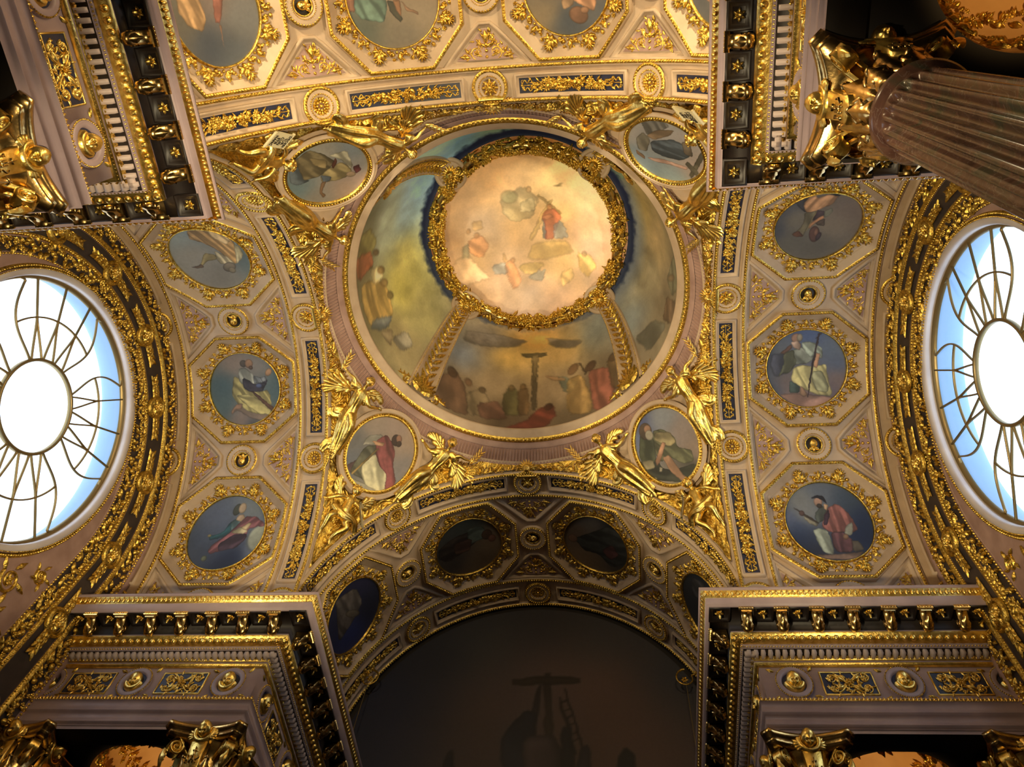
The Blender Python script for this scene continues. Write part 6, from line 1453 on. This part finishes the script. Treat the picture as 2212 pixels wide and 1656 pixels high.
def wing(dst, d, el, h, ang, L, sgn=1, rows=3):
    k = MB()
    for r in range(rows):
        n = 7-r
        for i in range(n):
            q = i/(n-1); a = -sgn*(.15+1.15*q); l = L*(1-.22*r)*(.55+.45*math.sin(PI*(.25+.6*q)))
            feather(k, sgn*.02*i, .03*i*(1-.3*r), PI/2+a, l*(.9-.28*r), .085, .025, .018*r)
    tt = np.linspace(0, 1, 12); tube(k, np.stack([sgn*.13*tt, .22*tt-.05*tt**2], 1), .06, .05, .02)
    put(dst, k, d, el, h, ang)
def remesh(o, vx, sm=2):
    m = o.modifiers.new('remesh', 'REMESH'); m.mode = 'VOXEL'; m.voxel_size = vx; m.use_smooth_shade = True
    if sm: s = o.modifiers.new('smooth', 'SMOOTH'); s.iterations = sm; s.factor = .5
def angel_parts(g):
    # g = +1 or -1: side of the roundel
    bd, wg, hr, dr = MB(), (MB(), MB()), MB(), MB(); G = lambda L: [(g*n[0],)+tuple(n[1:]) for n in L]
    # robed body from the shoulders to the hem: one loft; legs push through the cloth
    loft(bd, G([(17.8, 46.9, .20, .060, .050), (17.4, 46.0, .20, .115, .080), (16.6, 44.4, .20, .108, .085), (15.6, 42.6, .17, .092, .075), (14.4, 40.6, .15, .135, .095), (12.9, 38.3, .15, .145, .095), (11.6, 36.2, .12, .130, .085), (10.6, 34.4, .09, .120, .06), (9.9, 33.2, .07, .11, .04)]), 64, 56, .13, 6, 1.6*g)
    loft(bd, G([(14.6, 41.0, .18, .085, .085), (12.6, 39.2, .25, .078, .078), (11.3, 37.0, .20, .062, .062), (10.3, 34.6, .12, .045, .045), (9.8, 33.0, .08, .03, .03)]), 36, 24, .04, 5)
    loft(bd, G([(15.2, 41.0, .14, .08, .08), (14.4, 38.6, .17, .070, .070), (12.6, 36.0, .12, .055, .055), (11.4, 33.6, .08, .035, .03)]), 30, 22, .05, 5)
    # blown drapery tail
    loft(bd, G([(14.8, 41.6, .10, .07, .05), (17.0, 39.9, .08, .10, .045), (18.2, 38.9, .05, .09, .03), (19.4, 39.4, .04, .05, .02)]), 34, 40, .22, 7, 3)
    loft(bd, G([(11.5, 35.6, .08, .10, .05), (12.8, 33.4, .05, .10, .035), (12.4, 31.8, .03, .06, .02)]), 30, 40, .22, 7, 3, 1)
    # neck, arms, hands, feet
    loft(bd, G([(17.7, 46.6, .20, .040, .036), (18.1, 47.4, .225, .030, .030), (18.4, 48.1, .25, .032, .034)]), 12, 16)
    loft(bd, G([(16.2, 46.2, .20, .046, .044), (14.4, 45.6, .25, .040, .038), (12.6, 45.2, .26, .033, .031), (11.0, 45.8, .22, .028, .026), (9.6, 46.6, .15, .018, .017)]), 30, 18, .03, 5)
    loft(bd, G([(19.0, 46.2, .19, .046, .044), (20.9, 46.2, .21, .038, .036), (22.6, 46.6, .20, .031, .029), (24.4, 46.4, .15, .025, .023), (26.0, 46.4, .10, .017, .015)]), 30, 18, .03, 5)
    loft(bd, G([(16.4, 46.3, .21, .060, .050), (14.6, 45.5, .24, .062, .050), (13.4, 44.9, .23, .070, .04)]), 22, 34, .2, 6, 2)
    loft(bd, G([(19.0, 46.3, .20, .060, .050), (20.6, 46.0, .20, .062, .048), (21.6, 45.3, .17, .075, .04)]), 22, 34, .2, 6, 2)
    hand(bd, g*9.7, 46.5, .15, g*1.15); hand(bd, g*25.9, 46.4, .10, -g*1.5)
    foot(bd, g*10.0, 33.4, .08, PI-g*.25); foot(bd, g*11.5, 33.8, .07, PI-g*.5)
    k = MB(); head(k, 0, 0, .082, 0, 0); put(bd, k, g*18.5, 48.9, .23, -g*.15); ball(bd, g*18.5, 49.0, .225, .070, .082, .07)
    for i in range(44):
        q = i*2.4; rr = .075; a = q; 
        k = MB(); scroll(k, 0, 0, .020, a, 1.2, .013, .022); bead(k, 0, 0, .012, .02); x = math.cos(a); y = math.sin(a)
        if y < -.35: continue
        put(hr, k, g*18.5+x*.078*(1-.3*(i % 3))/.055, 48.75+y*.08*(1-.3*(i % 3))/.079, .235+.035*(i % 3), a)
    # wings: a big one behind and a small raised one
    wing(wg[0], g*19.2, 45.4, .07, -g*1.55, .50, g); wing(wg[1], g*16.4, 46.4, .14, g*.25, .30, -g)
    # palm scroll in the outer hand and fluttering ribbon
    tt = np.linspace(0, 1, 30)
    for o_ in (0, .5):
        k = MB(); tube(k, np.stack([g*(.05+.42*tt), .02*np.sin(tt*9+o_*3)-.10*tt-o_*.1], 1), .075, .03)
        put(dr, k, g*20.6, 44.3, .04)
    k = MB()
    for i in range(9): leaf(k, 0, .035*i, PI/2+(.5 if i % 2 else -.5), .13, .04, .02, 1, .0, .5, 8)
    put(dr, k, g*26.5, 45.6, .10, -g*.5)
    return bd, hr, wg, dr
def putto_parts(g):
    bd, hr, wg = MB(), MB(), (MB(), MB())
    loft(bd, [(0, 28.2, .15, .045, .04), (0, 27.4, .17, .085, .06), (0, 25.8, .18, .080, .070), (0, 24.2, .18, .088, .080), (0, 22.9, .15, .080, .07)], 30, 26)
    loft(bd, [(g*-.8, 23.4, .16, .058, .058), (g*-2.4, 21.8, .22, .052, .052), (g*-2.2, 19.9, .16, .038, .038), (g*-2.1, 18.6, .09, .024, .024)], 26, 18)
    loft(bd, [(g*.9, 23.2, .16, .058, .058), (g*2.2, 21.4, .20, .050, .050), (g*1.0, 19.6, .16, .038, .038), (g*.6, 18.1, .08, .024, .024)], 26, 18)
    foot(bd, g*-2.1, 18.9, .10, PI, .72); foot(bd, g*.6, 18.4, .09, PI+g*.3, .72)
    loft(bd, [(g*-1.1, 27.1, .18, .036, .036), (g*-3.2, 26.1, .22, .032, .032), (g*-5.0, 24.6, .16, .022, .02)], 22, 16); hand(bd, g*-5.0, 24.7, .16, PI-g*.9, .8)
    loft(bd, [(g*1.1, 27.1, .18, .036, .036), (g*3.0, 26.2, .23, .032, .032), (g*4.3, 25.0, .22, .022, .02)], 22, 16); hand(bd, g*4.2, 25.1, .22, PI+g*.5, .8)
    loft(bd, [(0, 28.0, .18, .032, .03), (0, 28.8, .21, .034, .034)], 8, 14)
    k = MB(); head(k, 0, 0, .082, 0, 0); put(bd, k, 0, 29.3, .20, g*.2); ball(bd, 0, 29.4, .20, .072, .082, .07)
    for s in (-1, 1): ball(bd, s*.5, 22.9, .19, .05)
    loft(bd, [(g*-3.0, 24.4, .16, .05, .03), (0, 23.4, .235, .075, .03), (g*3, 23.6, .18, .055, .03), (g*4.6, 22.2, .08, .05, .02)], 30, 30, .25, 7, 3)
    for i in range(26):
        a = i*2.4; x, y = math.cos(a), math.sin(a)
        if y < -.3: continue
        k = MB(); bead(k, 0, 0, .024, .026); scroll(k, 0, 0, .022, a, 1.1, .012, .03); put(hr, k, x*.08*(1-.35*(i % 3))/.066, 29.55+y*.08*(1-.35*(i % 3))/.079, .20+.035*(i % 3), a)
    wing(wg[0], g*-2.4, 27.2, .06, g*1.3, .30, g, 2); wing(wg[1], g*2.2, 27.4, .06, -g*1.3, .26, -g, 2)
    return bd, hr, wg
def tablet_text(lines, size, mat_, parent, mw):
    cu = bpy.data.curves.new('lettering', 'FONT'); cu.body = '\n'.join(lines); cu.size = size; cu.align_x = 'CENTER'; cu.align_y = 'CENTER'; cu.extrude = .003; cu.space_line = .95
    o = bpy.data.objects.new('lettering', cu); COL.objects.link(o); dg = bpy.context.evaluated_depsgraph_get(); me = bpy.data.meshes.new_from_object(o.evaluated_get(dg)); bpy.data.objects.remove(o)
    me.materials.clear(); me.materials.append(mat_); o = bpy.data.objects.new('lettering', me); COL.objects.link(o); o.parent = parent; o.matrix_local = mw; return o
def pendentives():
    names = {0: ('bottom right', 'p+1+1'), 1: ('bottom left', 'p-1+1'), 2: ('top left', 'p-1-1'), 3: ('top right', 'p+1-1')}
    PL = {0: 'oval painting of a long-bearded man with a lamb, bottom right of the dome', 1: 'oval painting of a bending man in crimson and white, bottom left of the dome',
          2: 'oval painting of a figure in yellow-brown on pale blue, top left of the dome', 3: 'oval painting of a figure in slate blue with a cross, top right of the dome'}
    el0 = 39.5
    rim, stn = MB(), MB()
    ov = circ(0, 0, .585, 90, ry=.675); sweep(rim, ov, [(-.035, .02), (-.03, .07), (0, .06), (.02, .085), (.03, .03)], True, dens=False); beads(rim, circ(0, 0, .597, 90, ry=.687), .045, .018, .024, .065, True)
    sweep(stn, circ(0, 0, .65, 90, ry=.74), [(-.05, .07), (-.03, .03), (0, .09), (.03, .07), (.05, -.10)], True, dens=False)
    AP = {g: angel_parts(g) for g in (1, -1)}; PPn = {g: putto_parts(g) for g in (1, -1)}
    AE, PE = {}, {}
    # gilded cloud relief that fills the points and edges
    nz = Noise(8); nph, nt = 380, 190; ph = np.radians(np.linspace(-44.6, 44.6, nph))[:, None]; t = np.linspace(0, 1, nt)[None]
    rho1 = (A-.03)/np.maximum(np.cos(ph+PI/4), np.sin(ph+PI/4)); rho = 3.09+(rho1-3.09)*t; el = np.arccos(np.clip(rho/RP, 0, 1)); d = ph+0*t
    u = d*np.cos(el)*RP; v = (el-math.radians(el0))*RP; bdist = (rho1-rho)*1.2
    rd = np.hypot(u/.72, (v)/.81)-1
    wv = nz(u, v, 2.2, 3); wv2 = nz(u+5, v, 5, 2)
    ridge = np.abs(np.sin(24*(wv*2.0)+9*np.arctan2(v+1.4, u)*.7+wv2*6)); msk = np.clip(rd*6, 0, 1)*np.clip(np.maximum((-.52-v)*5+wv*2, (.34-bdist)*6-1.0*(v > .45)+wv*1.5-.5), 0, 1)
    h = msk*(.015+.055*(1-ridge)**1.3+.02*wv2)-.012*(msk < .02)
    dirx = np.cos(el)*np.cos(d+PI/4); diry = np.cos(el)*np.sin(d+PI/4); r_ = RP-h; cl = MB(); cl.grid(r_*dirx, r_*diry, ZS+r_*np.sin(el)+0*d)
    clo = None
    for k in range(4):
        nm, key = names[k]; mw = Matrix.Rotation(k*PI/2, 4, 'Z')
        p, x, y, n = fr3(0, el0, .09); loc = Matrix(((x[0], y[0], n[0], p[0]), (x[1], y[1], n[1], p[1]), (x[2], y[2], n[2], p[2]), (0, 0, 0, 1)))
        e = empty('painted_oval', mw @ loc); props(e, PL[k], 'painting', 'oval paintings on the pendentives')
        bg, sh = PIC[key]; cv = canvas(1.0, lambda X, Y: paint(X, Y, bg, sh, 12+k, .012)); P = cv.V[0]; cv.V = [np.stack([P[:, 0]*.56, P[:, 1]*.65, .03+0*P[:, 2]], 1)]
        part(cv, 'canvas', M['paint'], e)
        if k == 0: r0 = part(rim, 'gilt_rim', M['gold'], e); s0 = part(stn, 'stone_rim', M['stone'], e)
        else:
            for q in (r0, s0): c = q.copy(); COL.objects.link(c); c.parent = e
        if clo is None: clo = cl.build('gilt_cloud_relief', M['gold'], mw=mw)
        else: c = clo.copy(); COL.objects.link(c); c.matrix_world = mw
        oc = clo if k == 0 else c; props(oc, 'gilded cloud relief filling the corner %s of the dome' % nm, 'relief', 'gilded cloud reliefs'); 
        side = {0: {1: 'lower', -1: 'right-hand'}, 1: {1: 'left-hand', -1: 'lower'}, 2: {1: 'upper', -1: 'left-hand'}, 3: {1: 'right-hand', -1: 'upper'}}[k]
        for g in (1, -1):
            lb = 'gilded winged angel, the %s one of the pair beside the %s oval painting' % (side[g], nm)
            if g not in AE:
                a = empty('gilded_angel', mw); bd, hr, wg, dr = AP[g]
                b = part(bd, 'robed_body', M['gold2'], a); remesh(b, .0105, 1); part(hr, 'curly_hair', M['gold2'], a); [part(q, 'wing', M['gold2'], a) for q in wg]; part(dr, 'ribbon_and_palm', M['gold2'], a); AE[g] = a
            else: a = copy_thing(AE[g], mw)
            props(a, lb, 'angel', 'gilded angels beside the oval paintings')
        g = {0: 1, 1: -1, 2: 1, 3: -1}[k]
        if g not in PE:
            a = empty('gilded_putto', mw); bd, hr, wg = PPn[g]; b = part(bd, 'body', M['gold2'], a); remesh(b, .0085, 2); part(hr, 'curly_hair', M['gold2'], a); [part(q, 'wing', M['gold2'], a) for q in wg]; PE[g] = a
        else: a = copy_thing(PE[g], mw)
        props(a, 'gilded winged putto holding a tablet below the %s oval painting' % nm, 'putto', 'gilded putti below the oval paintings')
        # tablet
        lines = {2: ['DECEBI', 'TUR', 'CURI', 'STIS', 'HANC'], 3: ['NOCEB', 'NAVC', 'VH', 'LEH']}.get(k, [])
        tb = MB(); tt = np.linspace(-1, 1, 15); U, V = np.meshgrid(np.linspace(-.125, .125, 9), tt*.16, indexing='ij'); H = .012*np.sin(V*14)+.01
        tb.grid(U, V, H+.012); tb.grid(U, V, H)
        for s_ in (1, -1): tt2 = np.linspace(0, 2*PI, 12); tb.grid(np.array([[-.13+.26*q]*12 for q in (0, .5, 1)]), np.array([list(s_*.165+.018*np.cos(tt2))]*3), np.array([list(.02+.018*np.sin(tt2))]*3))
        d_, el_, h_, an = {0: (3.6, 25.0, .26, -.5), 1: (-3.6, 25.0, .26, .5), 2: (6.3, 21.2, .27, 3.2), 3: (-5.4, 20.5, .27, 5.79)}[k]
        p, x, y, n = fr3(d_, el_, h_, an); loc = Matrix(((x[0], y[0], n[0], p[0]), (x[1], y[1], n[1], p[1]), (x[2], y[2], n[2], p[2]), (0, 0, 0, 1)))
        te = empty('lettered_tablet', mw @ loc @ (Matrix.Rotation(math.radians(62)*(1 if k == 0 else -1), 4, 'Y') if k < 2 else Matrix())); props(te, 'pale tablet with black capitals held by the putto %s of the dome' % nm, 'tablet', 'lettered tablets')
        part(tb, 'sheet', M['paper'], te)
        if k >= 2: tablet_text(lines, .062, M['ink'], te, Matrix.Translation((0, 0, .036)))
pendentives()
